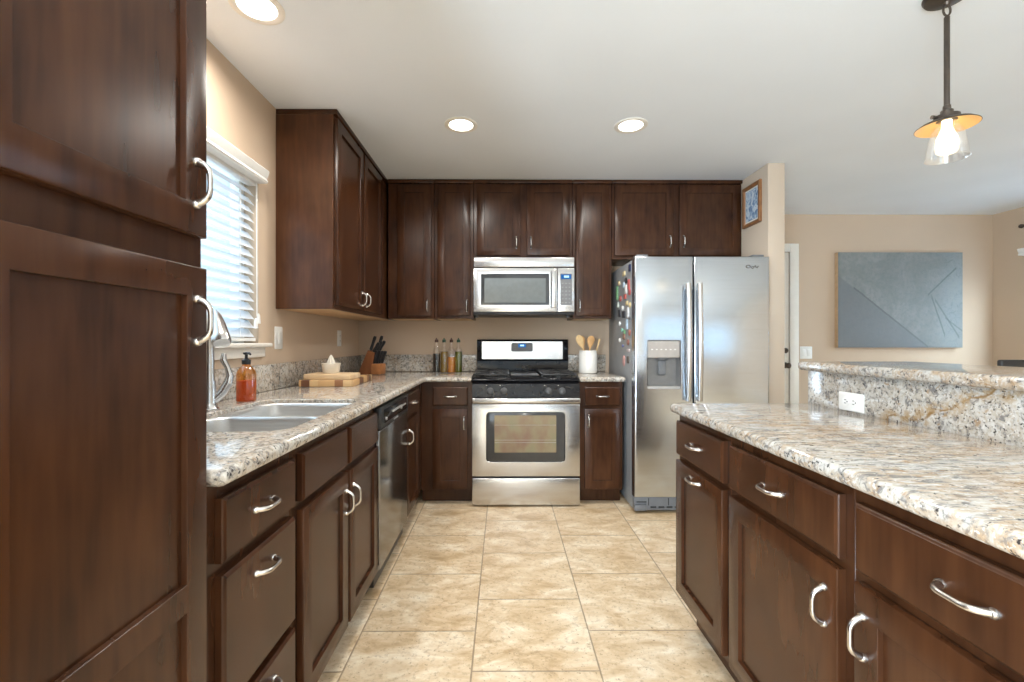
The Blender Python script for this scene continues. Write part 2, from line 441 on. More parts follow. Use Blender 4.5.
win1 = window('window_1', 'x', XL, W1[0], W1[1], W1[2], W1[3], 1)
s_ = MB(); s_.box(XL-0.07, XL+0.045, W1[0]-0.05, W1[1]+0.055, 1.135, 1.155, 0.006); s_.box(XL, XL+0.018, W1[0]-0.03, W1[1]+0.035, 1.085, 1.135, 0.005)
s_.build('window_sill', WHITE, win1)
win2 = window('window_2', 'x', XR, W2[0], W2[1], W2[2], W2[3], -1)
window('added_window_3', 'y', YN, W3[0], W3[1], W3[2], W3[3], 1)  # added rear window, unseen, placed for the bluish reflection on the refrigerator
window('added_window_4', 'x', XL, W4[0], W4[1], W4[2], W4[3], 1)  # added side door, unseen, goes with the strongest fill
window('added_window_5', 'y', YN, W5[0], W5[1], W5[2], W5[3], 1)  # added rear door, unseen, goes with the rear fill

# ------------------------------------------------------------------ cabinet kit (local: x width, -y front, z up)
def shaker(w_, h_, st=0.058, t=0.02):
    mb = MB()
    def ring(i, y): return [(i, y, i), (w_-i, y, i), (w_-i, y, h_-i), (i, y, h_-i)]
    mb.loft([ring(0, 0), ring(0, -t+0.0035), ring(0.0012, -t+0.0012), ring(0.0035, -t), ring(st, -t), ring(st+0.001, -t+0.001),
             ring(st+0.002, -t+0.010)])
    return mb
def shaker_mid(w_, h_, zr, st=0.062, t=0.02):
    """door with a middle rail between zr[0] and zr[1]"""
    mb = MB()
    def rect(x0, x1, z0, z1, i, y): return [(x0+i, y, z0+i), (x1-i, y, z0+i), (x1-i, y, z1-i), (x0+i, y, z1-i)]
    r = mb.loft([rect(0, w_, 0, h_, i, y) for i, y in ((0, 0), (0, -t+0.0035), (0.0012, -t+0.0012), (0.0035, -t))], True, False)[-1]
    rings = []
    for z0, z1 in ((st, zr[0]), (zr[1], h_-st)):
        rings.append(mb.loft([rect(st, w_-st, z0, z1, i, y) for i, y in ((0, -t), (0.001, -t+0.001), (0.002, -t+0.010))], False, True)[0])
    es = []
    for rg in [r] + rings: es += [mb.bm.edges.get((rg[i], rg[(i+1) % 4])) for i in range(4)]
    bmesh.ops.triangle_fill(mb.bm, edges=es, use_beauty=True)
    return mb
def slab_front(w_, h_, t=0.02):
    mb = MB()
    def ring(i, y): return [(i, y, i), (w_-i, y, i), (w_-i, y, h_-i), (i, y, h_-i)]
    mb.loft([ring(0, 0), ring(0, -t+0.006), ring(0.002, -t+0.0035), ring(0.005, -t+0.0022), ring(0.0075, -t)])
    return mb
_pull = {}
def pull(parent, x, z, vertical, L=0.080, y=-0.02):
    """bowed pull with flared feet; shared mesh"""
    key = (vertical, L)
    if key not in _pull:
        mb = MB(); n = 14; pts = []; rad = []
        for i in range(n+1):
            s = -1 + 2*i/n
            u = s*L/2
            out = 0.027*(1 - abs(s)**4.5)
            pts.append((u, -out, 0)); rad.append(0.0046 + 0.0026*abs(s)**2.2)
        mb.tube(pts, rad, 10, up=(0, 0, 1))
        for sg in (-1, 1): mb.lathe([(0.0085, 0), (0.0085, -0.004), (0.006, -0.008)], (sg*L/2, 0, 0), 14, 'y')
        if vertical: mb.xform(Matrix.Rotation(R(90), 4, 'Y'))
        o = mb.build('handle', NICKEL, parent); _pull[key] = o
    else:
        o = _pull[key].copy(); C.objects.link(o); o.parent = parent
    o.location = (x, y, z); o['label'] = 'bowed satin nickel handle'
    return o
def cabinet(name, label, cat, loc, rz, w_, z0, z1, dep, fronts, group=None, toe=0.0, crown=0.0, under=False, hollow=False, side=None, st=0.058):
    root = thing(name, label, cat, loc, rz, group)
    b = MB(); zb = z0 + toe
    if hollow:
        t = 0.011
        b.box(0, t, 0, dep, zb, z1); b.box(w_-t, w_, 0, dep, zb, z1); b.box(t, w_-t, dep-t, dep, zb, z1); b.box(t, w_-t, 0, dep-t, zb, zb+t)
        b.box(t, w_-t, 0, t, zb+t, z1)
    else: b.box(0, w_, 0, dep, zb, z1, 0.0015, 1)
    b.build('body', side or WOOD, root)
    if toe: MB().box(0, w_, 0.07, 0.088, z0, zb, 0).build('toe_kick', WOOD, root)
    if crown:
        c = MB(); c.box(-0.0, w_, -0.021, dep, z1+0.0005, z1+crown, 0.004); c.build('top_trim', WOOD, root)
    if under: MB().box(0.02, w_-0.02, 0.02, dep-0.01, zb-0.002, zb-0.0003).build('bottom_panel', RAW, root)
    for f in fronts:
        kind, x0, x1, q0, q1 = f[:5]
        h = f[5] if len(f) > 5 else None
        if kind == 'door': mb = shaker(x1-x0, q1-q0, st)
        elif kind == 'mid': mb = shaker_mid(x1-x0, q1-q0, (0.674-q0, 0.723-q0), 0.055)
        else: mb = slab_front(x1-x0, q1-q0)
        nm = {'door': 'door', 'mid': 'door', 'drawer': 'drawer', 'false': 'false_front'}[kind]
        o = mb.build(nm, WOOD, root, 30); o.location = (x0, -0.0006, q0)
        if h: pull(o, h[1]-x0, h[2]-q0, h[0] == 'v')
    return root

BF = -0.592   # left run: face frame plane
L_ = R(90); I_ = R(-90)
# pantry
cabinet('pantry_cabinet', 'tall dark wood pantry cabinet filling the left edge, beside the sink counter', 'cabinet', (BF, 0.46, 0), L_, 0.435, 0, 2.385, 0.63, [
    ('door', 0.015, 0.422, 1.362, 2.372, ('v', 0.388, 1.458)),
    ('mid', 0.015, 0.422, 0.105, 1.304, ('v', 0.390, 1.203))], toe=0.10, crown=0.029, st=0.058)
# drawer base
cabinet('drawer_cabinet', 'three-drawer dark wood base cabinet between the pantry and the sink cabinet', 'cabinet', (BF, 0.897, 0), L_, 0.366, 0, 0.873, 0.63, [
    ('drawer', 0.038, 0.362, 0.708, 0.842, ('h', 0.193, 0.776)),
    ('drawer', 0.038, 0.362, 0.398, 0.682, ('h', 0.196, 0.628)),
    ('drawer', 0.038, 0.362, 0.112, 0.376, ('h', 0.2, 0.325))], toe=0.10)
# sink base
cabinet('sink_cabinet', 'two-door dark wood base cabinet with blank false fronts under the sink', 'cabinet', (BF, 1.265, 0), L_, 0.822, 0, 0.873, 0.63, [
    ('false', 0.041, 0.411, 0.706, 0.842), ('false', 0.445, 0.809, 0.706, 0.842),
    ('door', 0.041, 0.416, 0.115, 0.682, ('v', 0.390, 0.580)), ('door', 0.440, 0.809, 0.115, 0.682, ('v', 0.468, 0.580))], toe=0.10, hollow=True)
# corner base
cabinet('corner_cabinet', 'dark wood base cabinet with drawer and door between dishwasher and inner corner', 'cabinet', (BF, 2.703, 0), L_, 0.545, 0, 0.873, 0.63, [
    ('drawer', 0.014, 0.39, 0.706, 0.842, ('h', 0.2, 0.776)), ('door', 0.014, 0.39, 0.115, 0.682, ('v', 0.048, 0.585))], toe=0.10)
# back run
cabinet('base_cabinet', 'narrow dark wood base cabinet with drawer and door, left of the range', 'cabinet', (BF, 3.25, 0), 0, 0.368, 0, 0.873, 0.60, [
    ('drawer', 0.088, 0.337, 0.706, 0.840, ('h', 0.213, 0.772)), ('door', 0.088, 0.337, 0.115, 0.684, ('v', 0.311, 0.585))], toe=0.10)
cabinet('base_cabinet', 'narrow dark wood base cabinet with drawer and door, between the range and refrigerator', 'cabinet', (0.539, 3.25, 0), 0, 0.312, 0, 0.873, 0.60, [
    ('drawer', 0.038, 0.292, 0.706, 0.840, ('h', 0.165, 0.772)), ('door', 0.038, 0.292, 0.115, 0.684, ('v', 0.064, 0.595))], toe=0.10)
# island (faces -X): local x grows toward the camera
IX = 0.722
cabinet('island_cabinet', 'narrow dark wood island cabinet with drawer and pull-out door at the far end', 'cabinet', (IX, 1.862, 0), I_, 0.425, 0, 0.873, 0.54, [
    ('drawer', 0.012, 0.402, 0.706, 0.842, ('h', 0.20, 0.776)), ('door', 0.012, 0.402, 0.150, 0.684, ('h', 0.20, 0.652))], toe=0.13)
cabinet('island_cabinet', 'middle dark wood island cabinet, one drawer over a door with handle on the right', 'cabinet', (IX, 1.437, 0), I_, 0.507, 0, 0.873, 0.54, [
    ('drawer', 0.022, 0.483, 0.706, 0.842, ('h', 0.252, 0.776)), ('door', 0.022, 0.483, 0.150, 0.684, ('v', 0.447, 0.588))], toe=0.13)
cabinet('island_cabinet', 'nearest dark wood island cabinet cut by right edge, door handle on the left', 'cabinet', (IX, 0.930, 0), I_, 0.507, 0, 0.873, 0.54, [
    ('drawer', 0.022, 0.485, 0.706, 0.842, ('h', 0.245, 0.776)), ('door', 0.022, 0.485, 0.150, 0.684, ('v', 0.048, 0.588))], toe=0.13)
# wall cabinets
UZ0, UZ1 = 1.338, 2.385
cabinet('wall_cabinet', 'tall two-door dark wood wall cabinet on the left wall beside the window', 'cabinet', (-0.917, 2.453, 0), L_, 1.40, UZ0, UZ1, 0.308, [
    ('door', 0.018, 0.468, 1.36, 2.372, ('v', 0.440, 1.43)), ('door', 0.500, 0.925, 1.36, 2.372, ('v', 0.530, 1.43))], 'wall cabinets', crown=0.029, under=True, side=WOODE)
UY = 3.535
cabinet('wall_cabinet', 'one-door dark wood wall cabinet in the corner, above the knife block', 'cabinet', (-0.895, UY, 0), 0, 0.357, UZ0, UZ1, 0.32, [
    ('door', 0.073, 0.335, 1.36, 2.372, ('v', 0.307, 1.438))], 'wall cabinets', crown=0.029, under=True)
cabinet('wall_cabinet', 'narrow one-door dark wood wall cabinet just left of the microwave', 'cabinet', (-0.536, UY, 0), 0, 0.303, UZ0, UZ1, 0.32, [
    ('door', 0.025, 0.280, 1.36, 2.372, ('v', 0.252, 1.438))], 'wall cabinets', crown=0.029, under=True)
cabinet('wall_cabinet', 'short two-door dark wood wall cabinet directly above the microwave', 'cabinet', (-0.231, UY, 0), 0, 0.766, 1.80, UZ1, 0.32, [
    ('door', 0.024, 0.360, 1.826, 2.372, ('v', 0.330, 1.925)), ('door', 0.412, 0.744, 1.826, 2.372, ('v', 0.442, 1.925))], 'wall cabinets', crown=0.029)
cabinet('wall_cabinet', 'narrow one-door dark wood wall cabinet between microwave and refrigerator', 'cabinet', (0.537, UY, 0), 0, 0.303, UZ0, UZ1, 0.32, [
    ('door', 0.024, 0.282, 1.36, 2.372, ('v', 0.050, 1.438))], 'wall cabinets', crown=0.029, under=True)
cabinet('wall_cabinet', 'wide two-door dark wood wall cabinet above the refrigerator', 'cabinet', (0.842, UY, 0), 0, 1.012, 1.80, UZ1, 0.32, [
    ('door', 0.020, 0.476, 1.826, 2.372, ('v', 0.446, 1.935)), ('door', 0.522, 0.992, 1.826, 2.372, ('v', 0.552, 1.935))], 'wall cabinets', crown=0.029)

# ------------------------------------------------------------------ worktops
HX0, HX1, HY0, HY1 = -1.035, -0.622, 1.287, 2.00
ct = slab([(-1.2245, 0.897), (-0.56, 0.897), (-0.55, 0.907), (-0.55, 3.19), (-0.543, 3.208), (-0.525, 3.215), (-0.228, 3.215), (-0.228, 3.858), (-1.2245, 3.858)],
          0.875, 0.91, rrect(HX0, HX1, HY0, HY1, 0.075, 7)).build('worktop', GR_LEFT)
tag(ct, 'L-shaped speckled granite worktop along the window wall and left of the range', 'countertop')
bs = MB(); bs.box(-1.2245, -1.204, 0.90, 3.858, 0.9105, 1.045, 0.003); bs.box(-1.203, -0.228, 3.838, 3.858, 0.9105, 1.05, 0.003)
bs.build('backsplash', GR_LEFT, ct)
c2 = slab([(0.541, 3.215), (0.862, 3.215), (0.862, 3.858), (0.541, 3.858)], 0.875, 0.91).build('worktop', GR_LEFT)
tag(c2, 'small speckled granite worktop between range and refrigerator', 'countertop')
MB().box(0.541, 0.862, 3.838, 3.858, 0.9105, 1.05, 0.003).build('backsplash', GR_LEFT, c2)
ic = slab([(0.678, 0.33), (1.252, 0.33), (1.252, 1.866)] + [(0.703+0.025*math.cos(R(a)), 1.841+0.025*math.sin(R(a))) for a in (90, 120, 150, 180)], 0.875, 0.91).build('worktop', GR_ISL)
tag(ic, 'large streaked granite island worktop on the right with orange veins', 'countertop')
MB().box(1.2525, 1.2745, 0.33, 1.865, 0.9, 1.0445, 0.002).build('backsplash', GR_SPL, ic)
bt = slab([(1.218, 0.32), (1.70, 0.32)] + [(1.675+0.025*math.cos(R(a)), 1.865+0.025*math.sin(R(a))) for a in (0, 45, 90)] + [(1.238+0.02*math.cos(R(a)), 1.87+0.02*math.sin(R(a))) for a in (90, 135, 180)], 1.045, 1.08).build('bar_worktop', GR_ISL)
tag(bt, 'raised granite bar top running behind the island worktop', 'countertop')

# ------------------------------------------------------------------ sink
sk = thing('double_sink', 'stainless double-bowl undermount sink set in the window counter', 'sink', (-0.83, 1.635, 0.893))
b = MB(); ox, oy = 0.83, -1.635
def lp(x0, x1, y0, y1, r, z): return [(x+ox, y+oy, z) for x, y in rrect(x0, x1, y0, y1, r, 6)]
outer = [b.bm.verts.new(p) for p in lp(HX0+0.0012, HX1-0.0012, HY0+0.0012, HY1-0.0012, 0.074, 0)]
oe = [b.bm.edges.new((outer[i], outer[(i+1) % len(outer)])) for i in range(len(outer))]
bowls = []
for y0, y1, dp in ((HY0+0.008, 1.634, -0.21), (1.658, HY1-0.008, -0.18)):
    x0, x1 = HX0+0.008, HX1-0.008
    rv = b.loft([lp(x0, x1, y0, y1, 0.07, 0), lp(x0+0.004, x1-0.004, y0+0.004, y1-0.004, 0.068, -0.004), lp(x0+0.006, x1-0.006, y0+0.006, y1-0.006, 0.066, -0.02),
                 lp(x0+0.012, x1-0.012, y0+0.012, y1-0.012, 0.06, dp+0.03), lp(x0+0.022, x1-0.022, y0+0.022, y1-0.022, 0.055, dp+0.008), lp(x0+0.045, x1-0.045, y0+0.045, y1-0.045, 0.04, dp)], False, True)
    bowls += [b.bm.edges.get((rv[0][i], rv[0][(i+1) % len(rv[0])])) for i in range(len(rv[0]))]
bmesh.ops.triangle_fill(b.bm, edges=oe+bowls, use_beauty=True)
so = b.build('bowls', SINKM, sk)
for y, dp in ((1.46, -0.21), (1.83, -0.18)):
    MB().lathe([(0.055, 0.001), (0.052, 0.004), (0.04, 0.003), (0.036, -0.001), (0.002, -0.002)], (0, y+oy, dp), 24, cap0=False).build('drain', CHROME, sk)

# faucet
fa = thing('kitchen_faucet', 'brushed chrome single-lever faucet standing behind the sink', 'faucet', (-1.083, 1.68, 0.91))
b = MB()
b.lathe([(0.033, 0.0005), (0.033, 0.006), (0.028, 0.012), (0.024, 0.03), (0.0225, 0.08), (0.021, 0.11)], n=20)
dx, dy = 0.178, -0.21
pts = [(0, 0, 0.10), (0, 0, 0.20), (0, 0, 0.28)]; rad = [0.0195, 0.0165, 0.0155]
for ft, zz in ((0.03, 0.306), (0.10, 0.334), (0.22, 0.350), (0.36, 0.353), (0.48, 0.344)):
    pts.append((dx*ft, dy*ft, zz)); rad.append(0.0158)
b.tube(pts, rad, 16); b.build('spout', CHROME, fa)
b = MB(); b.tube([(dx*0.48, dy*0.48, 0.344), (dx*0.54, dy*0.54, 0.337), (dx*0.70, dy*0.70, 0.310), (dx*0.88, dy*0.88, 0.268), (dx*0.95, dy*0.95, 0.252), (dx*0.96, dy*0.96, 0.248)], [0.0160, 0.0185, 0.0225, 0.0275, 0.0285, 0.024], 20)
b.build('spray_head', CHROME, fa)
b = MB(); b.tube([(0.012, 0.008, 0.035), (0.035, 0.025, 0.065), (0.048, 0.036, 0.098)], [0.0165, 0.0165, 0.0175], 14)
b.build('valve', CHROME, fa)
b = MB(); b.tube([(0.048, 0.036, 0.098), (0.052, 0.040, 0.125), (0.046, 0.036, 0.155), (0.034, 0.028, 0.185), (0.036, 0.03, 0.208)], [0.0165, 0.0135, 0.0095, 0.0115, 0.008], 14)
b.build('lever', CHROME, fa)

# ------------------------------------------------------------------ dishwasher
dw = thing('dishwasher', 'stainless dishwasher with black control panel under the left worktop', 'dishwasher', (BF, 2.0915, 0), L_)
MB().box(0.003, 0.604, 0.005, 0.60, 0.03, 0.868, 0.002).build('body', BLACKP, dw)
MB().box(0.004, 0.603, -0.024, 0.004, 0.108, 0.752, 0.006, 3).build('door', STEELD, dw)
cp = MB().box(0.004, 0.603, -0.028, 0.004, 0.755, 0.858, 0.006, 3).build('control_panel', BLACKP, dw)
b = MB(); b.loft([[(x, -0.0285, z) for x, z in rrect(0.05, 0.56, 0.775, 0.842, 0.012, 3)], [(x, -0.030, z) for x, z in rrect(0.053, 0.557, 0.778, 0.839, 0.011, 3)]]); b.build('panel_inset', BLACK, cp)
b = MB(); b.box(0.20, 0.41, -0.040, -0.030, 0.808, 0.818, 0.004); b.box(0.39, 0.41, -0.038, -0.030, 0.795, 0.812, 0.003); b.build('latch_handle', SILVER, cp)
b = MB(); b.lathe([(0.008, 0), (0.008, -0.006), (0.001, -0.007)], (0.085, -0.030, 0.795), 14, 'y'); b.build('start_button', SILVER, cp)
for i in range(3): MB().box(0.44+i*0.03, 0.46+i*0.03, -0.033, -0.030, 0.803, 0.812, 0.001).build('button', SILVER, cp)
b = MB()
for i in range(6): b.tube([(0.25+i*0.017, -0.0286, 0.7615), (0.256+i*0.017, -0.0286, 0.7685), (0.262+i*0.017, -0.0286, 0.7615)], 0.0012, 6)
b.build('badge', SILVER, cp)
MB().box(0.006, 0.60, 0.04, 0.058, 0.0, 0.10, 0.002).build('toe_panel', BLACKP, dw)

# ------------------------------------------------------------------ range
RX = 0.1578
rg = thing('gas_range', 'freestanding stainless and black gas range against the back wall', 'range', (RX, 3.19, 0))
hw = 0.379
MB().box(-hw, hw, 0.05, 0.645, 0.02, 0.885, 0.003).build('body', BLACKP, rg)
# lower drawer
MB().box(-hw, hw, 0.0, 0.05, 0.012, 0.202, 0.006, 3).build('storage_drawer', STEEL, rg)
b = MB(); b.box(-hw+0.01, hw-0.01, 0.03, 0.05, 0.203, 0.214); b.build('drawer_gap', BLACKP, rg)
# oven door with a framed window opening
b = MB(); z0, z1 = 0.215, 0.722
win_o = rrect(-0.281, 0.276, 0.314, 0.668, 0.028, 6)
def r4(y, i): return [(-hw+i, y, z0+i), (hw-i, y, z0+i), (hw-i, y, z1-i), (-hw+i, y, z1-i)]
rv = b.loft([r4(0.05, 0), r4(0.006, 0), r4(0.0015, 0.0015), r4(0.0, 0.006)], True, False)[-1]
wv = b.loft([[(x, 0.0, z) for x, z in win_o], [(x, 0.003, z) for x, z in inset(win_o, 0.003)], [(x, 0.012, z) for x, z in inset(win_o, 0.005)]], False, True)[0]
es = [b.bm.edges.get((rv[i], rv[(i+1) % 4])) for i in range(4)] + [b.bm.edges.get((wv[i], wv[(i+1) % len(wv)])) for i in range(len(wv))]
bmesh.ops.triangle_fill(b.bm, edges=es, use_beauty=True)
od = b.build('oven_door', STEEL, rg)
b = MB(); b.loft([[(x, 0.0115, z) for x, z in inset(win_o, 0.0055)], [(x, 0.004, z) for x, z in inset(win_o, 0.0055)], [(x, 0.003, z) for x, z in inset(win_o, 0.007)]])
b.build('window_border', plain('oven_window_border', (0.06, 0.06, 0.06), 0.12), od)
def oven_glass():
    m, nt, out = new_mat('oven_glass_with_reflection')
    sep = N(nt, 'ShaderNodeSeparateXYZ', {0: pos(nt)})
    n1 = noise(nt, pos(nt, (6, 1, 4)), 1.3, 3)
    c = ramp(nt, n1, [(0.3, (0.20, 0.20, 0.11)), (0.5, (0.24, 0.19, 0.11)), (0.7, (0.20, 0.115, 0.075))])  # olive and rust tones paint the floor's reflection into the glass
    princ(nt, out, c, 0.12, 0, Coat_Weight=0.5, Coat_Roughness=0.05)
    return m
b = MB(); b.loft([[(x, 0.0028, z) for x, z in rrect(-0.222, 0.213, 0.382, 0.644, 0.004, 2)], [(x, 0.0018, z) for x, z in rrect(-0.2215, 0.2125, 0.3825, 0.6435, 0.004, 2)]])
b.build('window_glass', oven_glass(), od)
b = MB()
for zz in (0.452, 0.470, 0.575): b.tube([(-0.22, 0.0014, zz), (0.211, 0.0014, zz)], 0.0011, 6)
b.build('oven_rack', LGREYP, od)
# handle rail across the top of the door
b = MB(); b.box(-hw, hw, -0.030, -0.008, 0.729, 0.768, 0.008, 3)
for sx in (-0.335, 0.335): b.box(sx-0.016, sx+0.016, -0.012, 0.05, 0.735, 0.763, 0.003)
b.build('oven_handle', STEEL, rg)
# front control panel
b = MB(); b.prism([(0.012, 0.773), (0.05, 0.773), (0.09, 0.885), (0.055, 0.885), (0.026, 0.86)], -hw, hw, 'x'); b.build('front_panel', BLACK, rg)
for kx in (-0.252, -0.156, 0.158, 0.255):
    k_ = MB(); k_.lathe([(0.0265, 0), (0.0265, -0.004), (0.0225, -0.008), (0.0205, -0.026), (0.016, -0.029), (0.001, -0.0295)], (0, 0, 0), 24, 'y')
    k_.box(-0.0045, 0.0045, -0.036, -0.024, -0.020, 0.020, 0.002)
    o = k_.build('knob', KNOBM, rg); o.location = (kx, 0.0195, 0.811); o.rotation_euler = (R(-9), 0, R(random.Random(int(kx*1000)).uniform(-1, 1)))
    MB().tube([(kx-0.03, 0.024, 0.851), (kx-0.022, 0.024, 0.851)], 0.0018, 6).build('burner_mark', WPLAST, rg)
# cooktop
b = MB(); b.prism([(0.03, 0.884), (0.645, 0.884), (0.645, 0.905), (0.06, 0.905), (0.038, 0.899)], -hw, hw, 'x', 0.003); b.build('cooktop', BLACK, rg)
MB().box(-0.105, 0.105, 0.10, 0.55, 0.905, 0.918, 0.006).build('griddle_plate', BLACKP, rg)
for cx in (-0.245, 0.245):
    for cy in (0.19, 0.44):
        b = MB(); b.lathe([(0.055, 0.0), (0.055, 0.006), (0.042, 0.008), (0.040, 0.016), (0.034, 0.020), (0.001, 0.021)], (cx, cy, 0.905), 24); b.build('burner', IRON, rg)
    g = MB(); zt = 0.930
    x0, x1, y0, y1 = cx-0.125, cx+0.125, 0.075, 0.565
    for p, q in (((x0, y0), (x1, y0)), ((x1, y0), (x1, y1)), ((x1, y1), (x0, y1)), ((x0, y1), (x0, y0)), ((x0, (y0+y1)/2), (x1, (y0+y1)/2))):
        ax0, ax1 = sorted((p[0], q[0])); ay0, ay1 = sorted((p[1], q[1]))
        g.box(ax0-0.006, ax1+0.006, ay0-0.006, ay1+0.006, zt-0.012, zt, 0.003)
    for cy in (0.19, 0.44):
        for a in range(4):
            aa = R(45 + 90*a); 
            g.tube([(cx+0.03*math.cos(aa), cy+0.03*math.sin(aa), zt+0.002), (cx+0.115*math.cos(aa), cy+0.115*math.sin(aa), zt-0.004)], 0.006, 8)
        for sx in (-1, 1): g.tube([(cx+sx*0.035, cy, zt+0.002), (cx+sx*0.122, cy, zt-0.004)], 0.006, 8)
    for px in (x0, x1):
        for py in (y0, y1, (y0+y1)/2): g.box(px-0.006, px+0.006, py-0.006, py+0.006, 0.9055, zt-0.008, 0.001)
    g.build('grate', IRON, rg)
# backguard
b = MB(); b.prism([(0.585, 0.905), (0.645, 0.905), (0.645, 1.178), (0.605, 1.178), (0.590, 1.165), (0.590, 1.01), (0.605, 1.0)], -hw, hw, 'x', 0.003); bg = b.build('backguard', BLACK, rg)
b = MB(); b.loft([[(x, 0.5905, z) for x, z in rrect(-0.340, 0.335, 1.013, 1.163, 0.006, 2)], [(x, 0.584, z) for x, z in rrect(-0.338, 0.333, 1.015, 1.161, 0.006, 2)]]); b.build('steel_fascia', STEEL, bg)
b = MB(); b.loft([[(x, 0.5845, z) for x, z in rrect(-0.094, 0.084, 1.077, 1.149, 0.014, 4)], [(x, 0.581, z) for x, z in rrect(-0.092, 0.082, 1.079, 1.147, 0.013, 4)]]); cpn = b.build('control_pad', GREYP, rg)
MB().box(-0.036, 0.028, 0.579, 0.582, 1.112, 1.142, 0.001).build('display', BLUE, cpn)
MB().box(-0.020, 0.012, 0.578, 0.5792, 1.122, 1.134).build('digits', BLUEW, cpn)
for i in range(3):
    for j in range(2):
        for sx in (-0.075, 0.050): MB().box(sx+j*0.015, sx+j*0.015+0.008, 0.5798, 0.582, 1.090+i*0.017, 1.097+i*0.017, 0.001).build('key', KEYM, cpn)
b = MB()
for i in range(7): b.tube([(-0.022+i*0.006, 0.5836, 1.042), (-0.019+i*0.006, 0.5836, 1.048)], 0.0011, 6)
b.build('badge', GREYP, bg)

# ------------------------------------------------------------------ microwave
mw = thing('microwave_oven', 'stainless over-the-range microwave under the short wall cabinet', 'microwave', (0.154, 3.415, 1.362))
hw = 0.379
MB().box(-hw, hw, 0.03, 0.43, 0.03, 0.434, 0.002).build('body', BLACKP, mw)
MB().box(-hw, hw, 0.0, 0.03, 0.358, 0.432, 0.005, 3).build('vent_grille', STEEL, mw)
wm = rrect(-0.324, 0.189, 0.073, 0.308, 0.006, 3)
b = MB(); X0, X1, Z0, Z1 = -hw, 0.249, 0.022, 0.352
def r5(y, i): return [(X0+i, y, Z0+i), (X1-i, y, Z0+i), (X1-i, y, Z1-i), (X0+i, y, Z1-i)]
rv = b.loft([r5(0.03, 0), r5(0.004, 0), r5(0.001, 0.0012), r5(0.0, 0.004)], True, False)[-1]
wv = b.loft([[(x, 0.0, z) for x, z in wm], [(x, 0.006, z) for x, z in inset(wm, 0.003)]], False, True)[0]
es = [b.bm.edges.get((rv[i], rv[(i+1) % 4])) for i in range(4)] + [b.bm.edges.get((wv[i], wv[(i+1) % len(wv)])) for i in range(len(wv))]
bmesh.ops.triangle_fill(b.bm, edges=es, use_beauty=True)
md = b.build('door', STEEL, mw)
b = MB(); b.loft([[(x, 0.0058, z) for x, z in inset(wm, 0.0035)], [(x, 0.002, z) for x, z in inset(wm, 0.0035)], [(x, 0.0015, z) for x, z in inset(wm, 0.005)]])
b.build('window_border', plain('microwave_border', (0.060, 0.066, 0.072), 0.10), md)
b = MB(); b.loft([[(x, 0.0014, z) for x, z in rrect(-0.298, 0.163, 0.091, 0.275, 0.004, 2)], [(x, 0.0006, z) for x, z in rrect(-0.2975, 0.1625, 0.0915, 0.2745, 0.004, 2)]])
b.build('window_screen', plain('microwave_screen', (0.135, 0.155, 0.16), 0.14), md)
b = MB(); b.box(0.204, 0.236, -0.040, -0.026, 0.05, 0.335, 0.006, 3)
for zz in (0.07, 0.315): b.box(0.210, 0.230, -0.03, 0.001, zz-0.01, zz+0.01, 0.002)
b.build('handle', STEEL, md)
cp = MB().box(0.252, hw, 0.0, 0.03, 0.022, 0.352, 0.004, 3).build('control_panel', STEEL, mw)
b = MB(); b.loft([[(x, 0.0005, z) for x, z in rrect(0.272, 0.360, 0.073, 0.310, 0.005, 3)], [(x, -0.003, z) for x, z in rrect(0.273, 0.359, 0.074, 0.309, 0.005, 3)]]); kp = b.build('keypad', GREYP, mw)
MB().box(0.277, 0.354, -0.0045, -0.002, 0.268, 0.303, 0.001).build('display', BLUE, kp)
MB().box(0.300, 0.337, -0.0055, -0.0043, 0.279, 0.294).build('digits', BLUEW, kp)
for i in range(6):
    for j in range(3): MB().box(0.283+j*0.026, 0.295+j*0.026, -0.0042, -0.0028, 0.087+i*0.029, 0.094+i*0.029, 0.001).build('key', KEYM, kp)
b = MB(); b.box(-hw, hw, 0.008, 0.43, 0.0, 0.0215, 0.003)
for sx in (-0.36, 0.335): b.box(sx-0.012, sx+0.012, 0.03, 0.07, -0.02, 0.0, 0.003)
b.build('underside', BLACKP, mw)

# ------------------------------------------------------------------ refrigerator
fr = thing('refrigerator', 'side-by-side stainless refrigerator with ice dispenser and dark side panel', 'refrigerator', (0.881, 3.05, 0))
FW = 0.91
MB().box(0.002, FW-0.002, 0.078, 0.755, 0.02, 1.722, 0.004).build('cabinet_body', FSIDE, fr)
def fdoor(x0, x1, hole=None):
    b = MB(); z0, z1 = 0.112, 1.735
    def arc(i, yb=0.0): # front outline slightly rounded at edges
        return None
    def rr(y, i): return [(x0+i, y, z0+i), (x1-i, y, z0+i), (x1-i, y, z1-i), (x0+i, y, z1-i)]
    rv = b.loft([rr(0.072, 0), rr(0.012, 0), rr(0.0065, 0.0012), rr(0.002, 0.005), rr(0.0, 0.012)], True, hole is None)[-1]
    if hole:
        wv = b.loft([[(x, 0.0, z) for x, z in hole], [(x, 0.003, z) for x, z in inset(hole, 0.003)], [(x, 0.010, z) for x, z in inset(hole, 0.004)]], False, False)[0]
        es = [b.bm.edges.get((rv[i], rv[(i+1) % 4])) for i in range(4)] + [b.bm.edges.get((wv[i], wv[(i+1) % len(wv)])) for i in range(len(wv))]
        bmesh.ops.triangle_fill(b.bm, edges=es, use_beauty=True)
    return b
dh = rrect(0.083, 0.311, 0.842, 1.172, 0.012, 4)
d1 = fdoor(0.0, 0.394, dh).build('freezer_door', STEELF, fr)
d2 = fdoor(0.401, FW).build('fridge_door', STEELF, fr)
